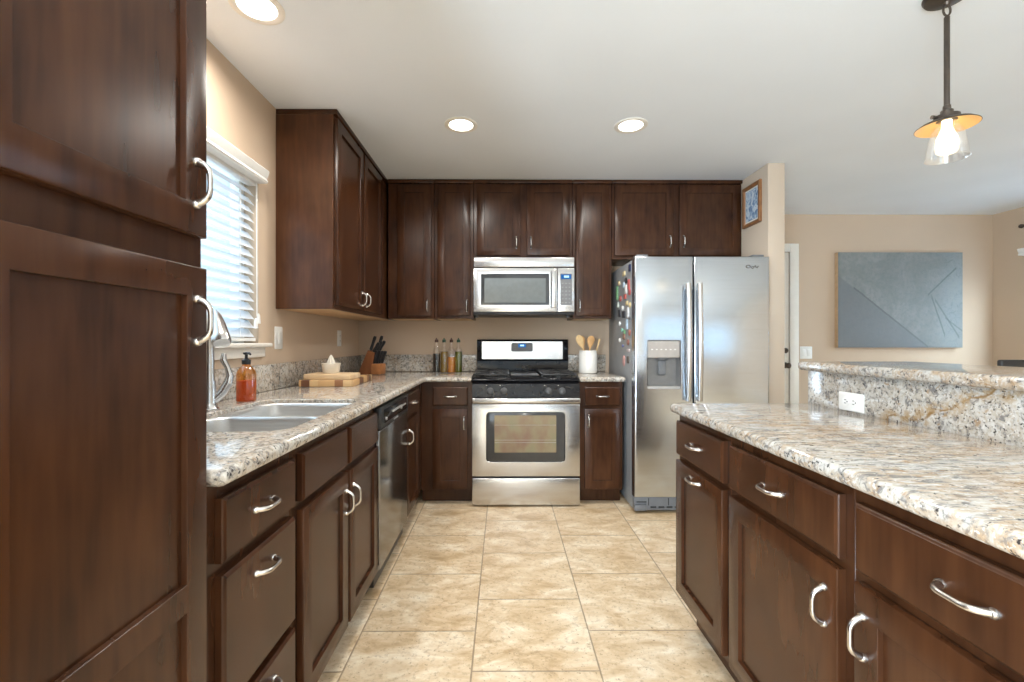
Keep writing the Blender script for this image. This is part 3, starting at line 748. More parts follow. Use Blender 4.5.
for dd, hx, sg in ((d1, 0.352, 1), (d2, 0.428, -1)):
    b = MB(); pts = []; n = 18
    for i in range(n+1):
        s = i/n; pts.append((hx, -0.026 - 0.016*math.sin(PI*s), 0.765 + 0.785*s))
    b.tube(pts, 0.0125, 14, squash=1.45, up=(0, 1, 0))
    for zz in (0.785, 1.53): b.box(hx-0.012, hx+0.012, -0.036, 0.001, zz-0.02, zz+0.02, 0.004)
    b.build('door_handle', STEEL, dd)
# dispenser: deep niche with control fascia, paddle and tray
b = MB(); i1 = inset(dh, 0.004)
b.loft([[(x, 0.0095, z) for x, z in i1], [(x, 0.060, z) for x, z in inset(dh, 0.012)]], False, True)
di = b.build('dispenser_niche', plain('niche_grey', (0.22, 0.215, 0.21), 0.35, 0.3), d1)
b = MB(); b.loft([[(x, 0.055, z) for x, z in rrect(0.089, 0.305, 1.052, 1.166, 0.008, 3)], [(x, 0.006, z) for x, z in rrect(0.089, 0.305, 1.052, 1.166, 0.008, 3)], [(x, 0.003, z) for x, z in rrect(0.092, 0.302, 1.055, 1.163, 0.008, 3)]]); b.build('dispenser_fascia', plain('dispenser_fascia_paint', (0.46, 0.42, 0.39), 0.35, 0.4), d1)
for i in range(6): MB().box(0.112+i*0.031, 0.124+i*0.031, 0.0015, 0.004, 1.105, 1.111, 0.001).build('dispenser_button', WPLAST, d1)
b = MB(); b.lathe([(0.04, 0.0), (0.034, -0.012), (0.022, -0.02), (0.002, -0.021)], (0.197, 0.030, 1.052), 20); b.prism([(0.030, 1.035), (0.040, 1.035), (0.052, 0.935), (0.046, 0.93), (0.036, 0.94)], 0.172, 0.222, 'x', 0.003); b.build('dispenser_paddle', GREYP, d1)
b = MB(); b.box(0.088, 0.306, -0.004, 0.055, 0.842, 0.858, 0.004); b.build('drip_tray', LGREYP, d1)
# toe grille
b = MB(); b.box(0.004, FW-0.004, 0.03, 0.078, 0.018, 0.106, 0.003)
b.build('base_grille', GREYP, fr)
b = MB()
for i in range(14): b.box(0.115+i*0.055, 0.155+i*0.055, 0.027, 0.032, 0.032, 0.044, 0.002)
b.box(0.02, 0.088, 0.027, 0.032, 0.07, 0.078, 0.001); b.box(0.10, 0.105, 0.027, 0.032, 0.05, 0.10, 0.001); b.box(0.235, 0.241, 0.027, 0.032, 0.05, 0.10, 0.001)
b.build('grille_slots', DARKSLOT, fr)
b = MB(); b.box(0.004, 0.085, 0.012, 0.05, 0.018, 0.060, 0.006); b.build('roller_cover', GREYP, fr)
for hx in (0.02, FW-0.10): MB().box(hx, hx+0.08, 0.03, 0.12, 1.7355, 1.752, 0.005).build('hinge_cover', GREYP, fr)
b = MB(); cx, cz = FW-0.145, 1.664
ring = [(cx+0.014*math.cos(R(a)), -0.0015, cz+0.002+0.0095*math.sin(R(a))) for a in range(0, 361, 20)]
b.tube(ring, 0.0024, 6)
b.tube([(cx+0.010, -0.0015, cz+0.007), (cx+0.022, -0.0015, cz-0.004), (cx+0.030, -0.0015, cz-0.013), (cx+0.038, -0.0015, cz-0.004), (cx+0.047, -0.0015, cz+0.009), (cx+0.053, -0.0015, cz-0.003), (cx+0.060, -0.0015, cz-0.007), (cx+0.068, -0.0015, cz+0.005)], 0.0024, 6)
b.tube([(cx+0.026, -0.0015, cz+0.004), (cx+0.034, -0.0015, cz+0.002), (cx+0.043, -0.0015, cz+0.002)], 0.0022, 6)
b.build('badge', plain('badge_grey', (0.20, 0.19, 0.18), 0.35, 0.5), d2)

# magnets on the refrigerator's side: (y along the side, z, width, height, colour, shape, words)
MG = [
 (3.145, 1.655, .05, .07, (0.02, 0.03, 0.09), 'r', 'dark navy upright magnet highest on the fridge side near the door'),
 (3.30, 1.630, .07, .05, (0.62, 0.48, 0.22), 'r', 'tan magnet high on the fridge side, right of the green strip'),
 (3.44, 1.560, .05, .05, (0.66, 0.50, 0.24), 'o', 'round tan magnet at the top back of the fridge side'),
 (3.50, 1.470, .055, .15, (0.16, 0.40, 0.17), 'r', 'long green strip magnet at the back of the fridge side'),
 (3.24, 1.555, .06, .06, (0.03, 0.03, 0.035), 'o', 'round black magnet above the red magnets'),
 (3.30, 1.520, .05, .06, (0.45, 0.62, 0.75), 'r', 'pale blue magnet just under the round black one'),
 (3.17, 1.505, .045, .10, (0.55, 0.07, 0.06), 'r', 'tall red magnet upper middle of the fridge side near the door'),
 (3.25, 1.470, .06, .09, (0.60, 0.60, 0.58), 'r', 'light grey magnet between the red magnets'),
 (3.15, 1.430, .05, .06, (0.50, 0.05, 0.05), 'o', 'round dark red magnet below the tall red one'),
 (3.27, 1.405, .07, .05, (0.55, 0.08, 0.06), 'r', 'wide red magnet in the middle of the fridge side'),
 (3.40, 1.400, .06, .06, (0.45, 0.09, 0.07), 'o', 'round brick red magnet behind the wide red one'),
 (3.47, 1.345, .05, .06, (0.55, 0.62, 0.55), 'r', 'grey green magnet at the back middle of the fridge side'),
 (3.22, 1.335, .06, .045, (0.70, 0.52, 0.20), 'r', 'golden yellow magnet under the red magnets'),
 (3.14, 1.310, .04, .05, (0.72, 0.55, 0.22), 'o', 'small round yellow magnet nearest the fridge door'),
 (3.34, 1.300, .05, .05, (0.75, 0.74, 0.70), 'o', 'round white magnet beside the golden yellow magnet'),
 (3.43, 1.255, .06, .08, (0.04, 0.04, 0.05), 'r', 'upright black magnet at the back, mid height'),
 (3.31, 1.235, .09, .07, (0.05, 0.05, 0.06), 'r', 'large black magnet in the middle of the fridge side'),
 (3.19, 1.245, .05, .10, (0.72, 0.73, 0.76), 'r', 'tall white magnet beside the large black one near the door'),
 (3.15, 1.190, .03, .03, (0.10, 0.10, 0.11), 'o', 'tiny black dot magnet near the door edge'),
 (3.42, 1.150, .045, .045, (0.82, 0.82, 0.80), 'o', 'round bright white magnet, upper of two at the back'),
 (3.22, 1.135, .045, .10, (0.42, 0.58, 0.74), 'r', 'tall sky blue magnet below the tall white one'),
 (3.35, 1.085, .05, .04, (0.20, 0.55, 0.42), 'o', 'round teal magnet between the two bright white ones'),
 (3.28, 1.065, .04, .04, (0.16, 0.46, 0.20), 'r', 'small green magnet beside the teal one'),
 (3.15, 1.055, .05, .06, (0.45, 0.13, 0.08), 'o', 'round rust red magnet low near the fridge door'),
 (3.42, 0.985, .04, .04, (0.84, 0.84, 0.82), 'o', 'round bright white magnet, lower of two at the back'),
 (3.30, 1.020, .06, .06, (0.32, 0.16, 0.10), 'r', 'brown square magnet low on the fridge side'),
 (3.19, 0.965, .06, .06, (0.36, 0.13, 0.09), 'o', 'round brown magnet beneath the rust red one'),
 (3.33, 0.930, .03, .03, (0.10, 0.12, 0.35), 'o', 'tiny blue dot magnet below the brown square'),
 (3.18, 0.890, .07, .03, (0.55, 0.45, 0.45), 'r', 'thin pinkish strip magnet above the photo magnet'),
 (3.19, 0.800, .05, .07, (0.12, 0.09, 0.07), 'r', 'small dark photo magnet lowest near the fridge door'),
 (3.30, 0.785, .06, .11, (0.62, 0.28, 0.24), 'o', 'oval salmon pink magnet lowest on the fridge side'),
]
for i, (y, z, ww, hh, col, shp, words) in enumerate(MG):
    z = 1.675 - (1.655 - z)*0.752; ww *= 0.85; hh *= 0.72; y += 0.02
    g_ = sum(col)/3; col = tuple(c*0.75 + g_*0.25 for c in col)
    b = MB(); n = 20
    pts = rrect(-ww/2, ww/2, -hh/2, hh/2, min(ww, hh)*0.16, 3) if shp == 'r' else [(ww/2*math.cos(2*PI*k/n), hh/2*math.sin(2*PI*k/n)) for k in range(n)]
    b.loft([[(0.0, u, v) for u, v in pts], [(-0.006, u, v) for u, v in pts], [(-0.009, u*0.85, v*0.85) for u, v in pts]])
    o = b.build('fridge_magnet', plain('magnet_%d' % i, col, 0.35, var=0.25, nscale=60), loc=(0.8826, y, z))
    tag(o, words, 'magnet', 'magnets on the refrigerator side')

# ------------------------------------------------------------------ things on the worktops
ZT = 0.9105
sb = thing('soap_bottle', 'amber soap bottle with black pump beside the faucet', 'bottle', (-1.09, 1.935, ZT))
b = MB(); b.lathe([(0.034, 0.0), (0.038, 0.004), (0.038, 0.112), (0.035, 0.126), (0.024, 0.142), (0.0155, 0.150), (0.0155, 0.162)], n=28); b.build('bottle', AMBER, sb)
b = MB(); b.lathe([(0.032, 0.003), (0.0362, 0.006), (0.0362, 0.088), (0.001, 0.0885)], n=28); b.build('liquid_soap', SOAP, sb)
b = MB(); b.lathe([(0.0165, 0.156), (0.0175, 0.158), (0.0175, 0.174), (0.010, 0.178), (0.006, 0.182), (0.006, 0.196), (0.012, 0.198), (0.012, 0.206), (0.001, 0.2065)], n=20)
b.tube([(0, 0, 0.202), (0.025, -0.022, 0.203), (0.034, -0.030, 0.198)], [0.006, 0.005, 0.004], 10); b.build('pump', BLACKP, sb)

def stripes(name, cols, scale):
    m, nt, out = new_mat(name)
    tc = N(nt, 'ShaderNodeTexCoord'); mp = N(nt, 'ShaderNodeMapping', {'Vector': tc.outputs['Object'], 'Scale': scale})
    sn = N(nt, 'ShaderNodeVectorMath', {0: mp.outputs[0]}, operation='FLOOR')
    wn_ = N(nt, 'ShaderNodeTexWhiteNoise', {'Vector': sn.outputs[0]}, noise_dimensions='3D')
    gr = noise(nt, N(nt, 'ShaderNodeMapping', {'Vector': tc.outputs['Object'], 'Scale': (6, 60, 60)}).outputs[0], 3, 3)
    c = ramp(nt, wn_.outputs['Value'], cols, 'CONSTANT')
    c = mix(nt, mth(nt, 'MULTIPLY', gr, 0.35), c, (0.30, 0.15, 0.06))
    princ(nt, out, c, 0.45); return m
EG = stripes('end_grain_wood', [(0, (0.10, 0.035, 0.02)), (0.28, (0.60, 0.37, 0.17)), (0.58, (0.28, 0.12, 0.05)), (0.78, (0.68, 0.46, 0.23))], (22, 22, 1))
EG2 = stripes('maple_strip_wood', [(0, (0.72, 0.52, 0.31)), (0.5, (0.80, 0.62, 0.40)), (0.88, (0.58, 0.34, 0.17))], (4, 22, 1))
b = MB(); b.box(-0.15, 0.15, -0.215, 0.215, 0, 0.037, 0.004); o = b.build('cutting_board', EG, loc=(-0.995, 2.745, ZT)); o.rotation_euler[2] = R(3)
tag(o, 'thick mixed-wood end-grain cutting board lying on the window counter', 'cutting board')
b = MB(); b.box(-0.132, 0.132, -0.085, 0.085, 0, 0.031, 0.004); o = b.build('cutting_board', EG2, loc=(-0.985, 2.63, ZT+0.0375)); o.rotation_euler[2] = R(-2)
tag(o, 'pale maple cutting board stacked on top of the darker one', 'cutting board')
CREAM = plain('cream_ceramic', (0.72, 0.66, 0.56), 0.35)
jc = thing('citrus_juicer', 'cream ceramic citrus juicer with pointed reamer on the cutting boards', 'juicer', (-1.00, 2.645, ZT+0.069))
b = MB(); b.lathe([(0.042, 0), (0.045, 0.003), (0.052, 0.050), (0.054, 0.056), (0.051, 0.057), (0.048, 0.05), (0.040, 0.042), (0.001, 0.040)], n=28); b.build('bowl', CREAM, jc)
b = MB(); rings = []
for h, r_ in ((0.040, 0.026), (0.058, 0.022), (0.080, 0.015), (0.098, 0.007), (0.106, 0.001)):
    rings.append([(r_*(1+0.14*math.cos(8*2*PI*k/32))*math.cos(2*PI*k/32), r_*(1+0.14*math.cos(8*2*PI*k/32))*math.sin(2*PI*k/32), h) for k in range(32)])
b.loft(rings); b.build('reamer', CREAM, jc)

# knife block
KB = wood_mat('walnut_block', (0.13, 0.045, 0.016), (0.27, 0.10, 0.04), 0.4)
KBL = plain('block_front_wood', (0.40, 0.16, 0.055), 0.4, var=0.15)
kbt = thing('knife_block', 'slanted brown wooden knife block in the counter corner', 'knife block', (-1.02, 3.52, ZT), R(-12)); kbt.scale = (0.9, 0.9, 0.95)
b = MB(); b.prism([(-0.10, 0), (0.02, 0), (0.055, 0.175), (-0.005, 0.195)], -0.055, 0.055, 'y', 0.004); b.build('block', KB, kbt)
b = MB(); b.box(0.025, 0.105, -0.055, 0.055, 0, 0.085, 0.004); b.build('steak_knife_box', KBL, kbt)
ang = math.atan2(0.035, 0.175)
def knife(loc, L, tilt, label, yaw=0.0, group='knives in the block'):
    k_ = thing('kitchen_knife', label, 'knife', loc, 0, group)
    k_.rotation_euler = (yaw, tilt, R(-12))
    b = MB(); b.loft([[(x, y*1.0, z) for x, y in rrect(-wd, wd, -0.008, 0.008, 0.005, 3)] for z, wd in ((0.004, 0.010), (0.02, 0.011), (L*0.5, 0.0095), (L*0.85, 0.012), (L, 0.009))]); b.build('handle', BLACKP, k_)
    b = MB(); b.box(-0.009, 0.009, -0.001, 0.001, -0.004, 0.0045); b.build('blade', CHROME, k_)
co, si = math.cos(R(-12)), math.sin(R(-12))
def kp_(x, y, z): x *= 0.9; y *= 0.9; z *= 0.95; return (-1.02 + x*co - y*si, 3.52 + x*si + y*co, ZT + z)
knife(kp_(0.008, -0.03, 0.192), 0.115, R(20), 'black-handled knife standing alone at the left of the knife block')
knife(kp_(0.036, 0.03, 0.185), 0.125, R(20), 'tallest black-handled knife at the back of the knife block')
for i, (x, y, z, L) in enumerate(((0.054, -0.016, 0.172, 0.10), (0.058, 0.012, 0.172, 0.105), (0.040, -0.045, 0.18, 0.085))):
    knife(kp_(x, y, z), L, R(26+4*i), 'black-handled knife in the crowded right slots of the block')
for i in range(4):
    knife(kp_(0.045+0.011*i, -0.035+0.022*i, 0.087), 0.10, R(12+3*i), 'steak knife with black handle standing in the low front box')

# oil bottles
def oil_bottle(x, label, col, lev, cap, body_tint):
    t = thing('oil_bottle', label, 'bottle', (x, 3.66, ZT), 0, 'oil and vinegar bottles'); t.scale = (0.935, 0.935, 0.93)
    b = MB(); b.lathe([(0.028, 0), (0.0315, 0.004), (0.0315, 0.185), (0.028, 0.205), (0.016, 0.222), (0.0125, 0.235), (0.0125, 0.258), (0.0145, 0.260), (0.0145, 0.266)], n=24); b.build('bottle', CLEAR, t)
    b = MB(); pr = [(0.026, 0.003), (0.0298, 0.006), (0.0298, lev), (0.001, lev+0.0005)]; b.lathe(pr, n=24); b.build('oil', col, t)
    b = MB(); b.lathe([(0.0150, 0.262), (0.0155, 0.264), (0.0150, 0.285), (0.006, 0.289), (0.0045, 0.300), (0.001, 0.301)], n=16); b.build('pourer', cap, t)
def liq(name, c): return glass(name, tuple(min(1, x*1.6) for x in c), 0.03, 0.05, 0.72, c)
CAPG = plain('dark_green_cap', (0.02, 0.05, 0.03), 0.4); CAPR = plain('dark_brown_cap', (0.06, 0.025, 0.02), 0.4)
oil_bottle(-0.538, 'clear bottle of near-black vinegar, leftmost of four by the range', liq('vinegar', (0.035, 0.028, 0.03)), 0.165, CAPR, 0)
oil_bottle(-0.478, 'clear bottle of brownish olive oil next to the black vinegar', liq('olive_oil', (0.36, 0.23, 0.015)), 0.182, CAPG, 0)
oil_bottle(-0.419, 'clear bottle two-thirds full of orange oil', liq('orange_oil', (0.80, 0.36, 0.05)), 0.135, CAPR, 0)
oil_bottle(-0.362, 'clear bottle of green olive oil, rightmost of four by the range', liq('green_oil', (0.20, 0.22, 0.012)), 0.182, CAPG, 0)

# utensil crock
CR = (0.668, 3.60)
uc = thing('utensil_crock', 'white ceramic crock holding wooden spoons right of the range', 'crock', (*CR, ZT))
b = MB(); b.lathe([(0.062, 0), (0.069, 0.005), (0.0715, 0.02), (0.0715, 0.155), (0.067, 0.168), (0.069, 0.176), (0.066, 0.179), (0.063, 0.174), (0.064, 0.02), (0.001, 0.015)], n=32); b.build('crock', plain('white_glaze', (0.80, 0.78, 0.73), 0.25, var=0.02), uc)
SPW = plain('spoon_wood', (0.56, 0.31, 0.12), 0.5, var=0.2); SPW2 = plain('pale_spoon_wood', (0.68, 0.46, 0.22), 0.5, var=0.15)
def utensil(base, top, kind, label, m):
    base, top = Vector(base), Vector(top); d_ = (top-base); L = d_.length
    b = MB()
    if kind == 'stick': b.tube([(0, 0, 0), (0, 0, L*0.6), (0, 0, L)], [0.004, 0.0055, 0.008], 10)
    else:
        wd, hl, th = (0.031, 0.095, 0.007) if kind == 'spoon' else (0.030, 0.11, 0.005)
        b.tube([(0, 0, 0), (0, 0, L-hl)], [0.005, 0.006], 10)
        rings = []
        for s in (0.0, 0.12, 0.3, 0.5, 0.7, 0.87, 0.97, 1.0):
            ww = (0.006 + (wd-0.006)*math.sin(min(1, s*1.25)*PI/2)) * (math.sqrt(max(0.0, 1 - max(0, (s-0.55)/0.45)**2)) if s > 0.55 else 1) + 0.0008
            dish = 0.006*math.sin(PI*s) if kind == 'spoon' else 0
            rings.append([(ww*math.cos(2*PI*k/14), th*math.sin(2*PI*k/14)*(0.5+0.5*min(1, ww/wd)) + dish, L-hl-0.004 + hl*s) for k in range(14)])
        b.loft(rings)
    o = b.build('wooden_spoon' if kind != 'stick' else 'wooden_stick', m, loc=base)
    q = Vector((0, 0, 1)).rotation_difference(d_.normalized()); o.rotation_mode = 'QUATERNION'; o.rotation_quaternion = q
    tag(o, label, 'utensil', 'utensils in the crock')
bz = ZT+0.03
utensil((CR[0]+0.02, CR[1]+0.0, bz), (CR[0]-0.082, CR[1]-0.015, ZT+0.305), 'turner', 'slotted wooden turner leaning left in the white crock', SPW2)
utensil((CR[0]+0.02, CR[1]+0.02, bz), (CR[0]-0.058, CR[1]+0.035, ZT+0.302), 'spoon', 'dark wooden spoon behind the turner in the crock', SPW)
utensil((CR[0]-0.01, CR[1]-0.02, bz), (CR[0]+0.024, CR[1]-0.03, ZT+0.300), 'spoon', 'round-headed wooden spoon standing in the middle of the crock', SPW)
utensil((CR[0]+0.035, CR[1]+0.03, bz), (CR[0]+0.098, CR[1]+0.02, ZT+0.272), 'stick', 'pale thin wooden handle leaning right in the crock', SPW2)

# ------------------------------------------------------------------ plates on the walls
def plate(name, label, cat, loc, rz, w_, h_, kind, flat=False):
    """faces local -y"""
    t = thing(name, label, cat, loc, rz)
    b = MB(); b.loft([[(x, 0, z) for x, z in rrect(-w_/2, w_/2, -h_/2, h_/2, 0.004, 3)], [(x, -0.003, z) for x, z in rrect(-w_/2, w_/2, -h_/2, h_/2, 0.004, 3)], [(x, -0.006, z) for x, z in rrect(-w_/2+0.004, w_/2-0.004, -h_/2+0.004, h_/2-0.004, 0.004, 3)]]); b.build('cover_plate', WPLAST, t)
    if kind == 'switch':
        xs = (0,) if w_ < 0.1 else (-0.023, 0.023)
        for x in xs: MB().box(x-0.0165, x+0.0165, -0.011, -0.0055, -0.033, 0.033, 0.003).build('rocker', WPLAST, t)
    else:
        hz = w_ > h_
        for s in (-0.0195, 0.0195):
            cx, cz = (s, 0) if hz else (0, s)
            b = MB(); b.lathe([(0.0165, -0.0058), (0.0165, -0.008), (0.001, -0.0082)], (cx, 0, cz), 20, 'y'); r_ = b.build('receptacle', WPLAST, t)
            b = MB()
            for q in (-0.006, 0.006):
                if hz: b.box(cx-0.005, cx+0.004, -0.0086, -0.0078, cz+q-0.0012, cz+q+0.0012)
                else: b.box(cx+q-0.0012, cx+q+0.0012, -0.0086, -0.0078, cz-0.004, cz+0.005)
            if hz: b.lathe([(0.0025, -0.0078), (0.0025, -0.0086)], (cx+0.009, 0, cz), 10, 'y')
            else: b.lathe([(0.0025, -0.0078), (0.0025, -0.0086)], (cx, 0, cz-0.009), 10, 'y')
            b.build('slots', DARKSLOT, r_)
    return t
plate('light_switch', 'white rocker switch plate on the left wall just beside the window', 'switch', (XL, 2.484, 1.182), L_, 0.082, 0.122, 'switch')
plate('wall_outlet', 'white outlet plate on the left wall above the cutting boards', 'outlet', (XL, 3.40, 1.185), L_, 0.076, 0.118, 'outlet')
plate('wall_outlet', 'white horizontal outlet plate on the granite splash of the island', 'outlet', (1.252, 1.629, 0.9455), I_, 0.116, 0.066, 'outlet')
plate('light_switch', 'white double switch plate on the far wall beside the door trim', 'switch', (2.99, YF, 1.05), 0, 0.118, 0.122, 'switch')

# ------------------------------------------------------------------ pictures
fp = thing('framed_photo', 'small wood-framed bluish photo hanging on the partition wall above the refrigerator', 'picture', (1.856, 3.375, 2.178), I_)
b = MB(); ww, hh = 0.238, 0.305
def rr4(i, y): return [(-ww/2+i, y, -hh/2+i), (ww/2-i, y, -hh/2+i), (ww/2-i, y, hh/2-i), (-ww/2+i, y, hh/2-i)]
b.loft([rr4(0, 0), rr4(0, -0.016), rr4(0.004, -0.02), rr4(0.022, -0.018), rr4(0.028, -0.010), rr4(0.028, -0.004)], True, False); b.build('frame', plain('oak_frame', (0.27, 0.12, 0.045), 0.4, var=0.2), fp)
def photo_mat():
    m, nt, out = new_mat('blue_white_photo')
    f = noise(nt, pos(nt), 22, 4, 0.6, 0.6)
    princ(nt, out, ramp(nt, f, [(0.34, (0.10, 0.16, 0.33)), (0.47, (0.32, 0.46, 0.64)), (0.54, (0.72, 0.80, 0.86)), (0.66, (0.46, 0.57, 0.70))]), 0.25); return m
MB().box(-ww/2+0.026, ww/2-0.026, -0.007, -0.002, -hh/2+0.026, hh/2-0.026).build('photo_mat_board', WHITE, fp)
MB().box(-ww/2+0.038, ww/2-0.038, -0.0085, -0.0068, -hh/2+0.040, hh/2-0.040).build('print', photo_mat(), fp)

def canvas_mat():
    m, nt, out = new_mat('slate_blue_canvas')
    tc = N(nt, 'ShaderNodeTexCoord'); sep = N(nt, 'ShaderNodeSeparateXYZ', {0: tc.outputs['Object']})
    x, z = sep.outputs[0], sep.outputs[2]
    n1 = noise(nt, tc.outputs['Object'], 3.0, 6, 0.65, 0.8); n2 = noise(nt, tc.outputs['Object'], 26, 5, 0.7)
    c = ramp(nt, n1, [(0.3, (0.165, 0.176, 0.172)), (0.7, (0.265, 0.272, 0.258))])
    c = mix(nt, ramp(nt, n2, [(0.35, 0.5), (0.55, 0.0)]), c, (0.13, 0.155, 0.165))
    wob = mth(nt, 'MULTIPLY', mth(nt, 'SUBTRACT', noise(nt, tc.outputs['Object'], 12, 3), 0.5), 0.012)
    def line(px, pz, slope, wd, xa, xb, strength):
        dd = mth(nt, 'ADD', mth(nt, 'SUBTRACT', z, mth(nt, 'MULTIPLY_ADD', mth(nt, 'SUBTRACT', x, px), slope, pz)), wob)
        return dd, mth(nt, 'MULTIPLY', mth(nt, 'MULTIPLY', mth(nt, 'LESS_THAN', mth(nt, 'ABSOLUTE', dd), wd), mth(nt, 'MULTIPLY', mth(nt, 'GREATER_THAN', x, xa), mth(nt, 'LESS_THAN', x, xb))), strength)
    d1_, l1 = line(-0.42, 0.09, -0.795, 0.010, -0.46, 0.27, 0.6)
    below = ramp(nt, mth(nt, 'MULTIPLY_ADD', d1_, 12, 0.5), [(0.35, 0.75), (0.6, 0.0)])
    c = mix(nt, below, c, (0.150, 0.157, 0.168))
    right = ramp(nt, mth(nt, 'MULTIPLY_ADD', mth(nt, 'SUBTRACT', x, 0.42), 5, 0.5), [(0.2, 0.0), (0.8, 0.6)])
    c = mix(nt, mth(nt, 'MULTIPLY', right, 0.8), c, (0.235, 0.27, 0.278))
    c = mix(nt, l1, c, (0.06, 0.07, 0.075))
    for a in ((0.45, 0.22, 0.95, 0.010, 0.27, 0.55, 0.7), (0.37, -0.15, -2.9, 0.022, 0.305, 0.44, 0.7), (0.42, -0.12, -1.55, 0.014, 0.34, 0.58, 0.6), (0.50, -0.22, -0.75, 0.009, 0.44, 0.62, 0.5)):
        c = mix(nt, line(*a)[1], c, (0.06, 0.08, 0.09))
    cr = noise(nt, tc.outputs['Object'], 9, 4, 0.6, 1.4)
    c = mix(nt, mth(nt, 'MULTIPLY', right, ramp(nt, mth(nt, 'ABSOLUTE', mth(nt, 'SUBTRACT', cr, 0.5)), [(0.0, 0.75), (0.022, 0.0)])), c, (0.07, 0.09, 0.10))
    p = princ(nt, out, c, 0.6); bump(nt, p, n2, 0.3, 0.006); return m
cv = thing('wall_canvas', 'large slate-blue abstract canvas hanging on the far dining wall', 'painting', (3.885, 4.432, 1.567))
MB().box(-0.612, 0.612, 0, 0.0460, -0.466, 0.466, 0.003).build('stretched_edge', plain('raw_canvas_edge', (0.62, 0.42, 0.25), 0.7, var=0.1), cv)
MB().box(-0.612, 0.612, -0.003, -0.0002, -0.466, 0.466).build('painted_face', canvas_mat(), cv)

# ------------------------------------------------------------------ blinds
def slat_mat():
    m, nt, out = new_mat('white_slats')
    p = N(nt, 'ShaderNodeBsdfPrincipled', {'Base Color': (0.84, 0.85, 0.86, 1), 'Roughness': 0.4})
    tl = N(nt, 'ShaderNodeBsdfTranslucent', {0: (0.8, 0.87, 0.95, 1)})
    x = N(nt, 'ShaderNodeMixShader', {0: 0.30, 1: p.outputs[0], 2: tl.outputs[0]}); nt.links.new(x.outputs[0], out.inputs[0]); return m
SLAT = slat_mat()
def blinds(label, wallx, sgn, y0, y1, z0, z1, over=0.0):
    """slats hang in the opening; sgn +1: room lies at +x"""
    t = thing('window_blinds', label, 'blinds', (wallx, (y0+y1)/2, z0))
    hwid = (y1-y0)/2; hh = z1-z0
    b = MB(); v0, v1 = -hwid-over, hwid+over
    b.prism([(0.001, hh-0.03), (0.045, hh-0.03), (0.052, hh-0.022), (0.045, hh-0.008), (0.052, hh+0.008), (0.058, hh+0.028), (0.052, hh+0.035), (0.001, hh+0.035)] if sgn > 0 else
            [(-0.001, hh-0.03), (-0.001, hh+0.035), (-0.052, hh+0.035), (-0.058, hh+0.028), (-0.052, hh+0.008), (-0.045, hh-0.008), (-0.052, hh-0.022), (-0.045, hh-0.03)], v0, v1, 'x')
    b.xform(Matrix(((0, 1, 0, 0), (1, 0, 0, 0), (0, 0, 1, 0), (0, 0, 0, 1))))
    b.build('valance', WPLAST, t)
    b = MB(); b.box(min(-0.045*sgn, 0), max(-0.045*sgn, 0), -hwid+0.006, hwid-0.006, hh-0.045, hh-0.004, 0.002); b.build('headrail', WPLAST, t)
    b = MB(); zz = 0.05; cxs = -0.030*sgn; a = R(52)
    while zz < hh-0.05:
        dx_, dz_ = 0.0245*math.cos(a)*sgn, 0.0245*math.sin(a)
        nx, nz = -math.sin(a)*0.0014*sgn, math.cos(a)*0.0014
        pl = [(cxs+dx_-nx, zz-dz_-nz), (cxs+dx_+nx, zz-dz_+nz), (cxs+nx*2.2, zz+nz*2.2), (cxs-dx_+nx, zz+dz_+nz), (cxs-dx_-nx, zz+dz_-nz), (cxs+nx*0.2, zz+nz*0.2)]
        rings = [[(u, yy, v) for u, v in pl] for yy in (-hwid+0.008, hwid-0.008)]
        b.loft(rings); zz += 0.0435
    b.build('slats', SLAT, t)
    b = MB(); b.box(cxs-0.024, cxs+0.024, -hwid+0.008, hwid-0.008, 0.008, 0.024, 0.003); b.build('bottom_rail', WPLAST, t)
    b = MB()
    for yy in (-hwid+0.12, 0.0, hwid-0.14):
        for dxx in (-0.024, 0.024): b.tube([(cxs+dxx, yy, 0.02), (cxs+dxx, yy, hh-0.02)], 0.0011, 6)
    b.build('ladder_cords', WPLAST, t)
    return t, hwid, hh, cxs
bl, hwid, hh, cxs = blinds('white horizontal slat blinds in the sink window', XL, 1, W1[0]+0.005, W1[1]-0.005, W1[2]+0.006, W1[3]-0.02, 0.0)
b = MB()
for dy in (-0.004, 0.004): b.tube([(0.012, hwid-0.035+dy, hh-0.03), (0.014, hwid-0.035+dy*0.5, 0.13)], 0.0016, 6)
b.build('pull_cord', WPLAST, bl)
b = MB()
for dy in (-0.014, 0.010): b.lathe([(0.003, 0.05), (0.0075, 0.038), (0.010, 0.0), (0.002, -0.001)], (0.016, hwid-0.035+dy, 0.085+dy), 12)
b.build('cord_tassels', WPLAST, bl)
blinds('white blinds in the dining window, just entering at the right edge', XR, -1, W2[0]+0.005, W2[1]-0.005, W2[2]+0.006, W2[3]-0.01, 0.02)
cr_ = thing('curtain_rod', 'short dark rod end above the dining window at the right edge', 'curtain rod', (XR, 3.43, 2.225))
b = MB(); b.tube([(-0.07, -0.85, 0), (-0.07, 0.72, 0)], 0.010, 10); b.build('rod', BRONZE, cr_)
for sy in (-0.80, 0.68):
    b = MB(); b.lathe([(0.022, -0.0005), (0.022, -0.008), (0.008, -0.012), (0.008, -0.062)], (0, sy, 0), 14, 'x'); b.build('bracket', BRONZE, cr_)
for sy, s2 in ((-0.85, -1), (0.72, 1)):
    b = MB(); b.lathe([(0.010, 0), (0.015, s2*0.006), (0.020, s2*0.02), (0.014, s2*0.034), (0.002, s2*0.04)], (-0.07, sy, 0), 14, 'y'); b.build('finial', BRONZE, cr_)

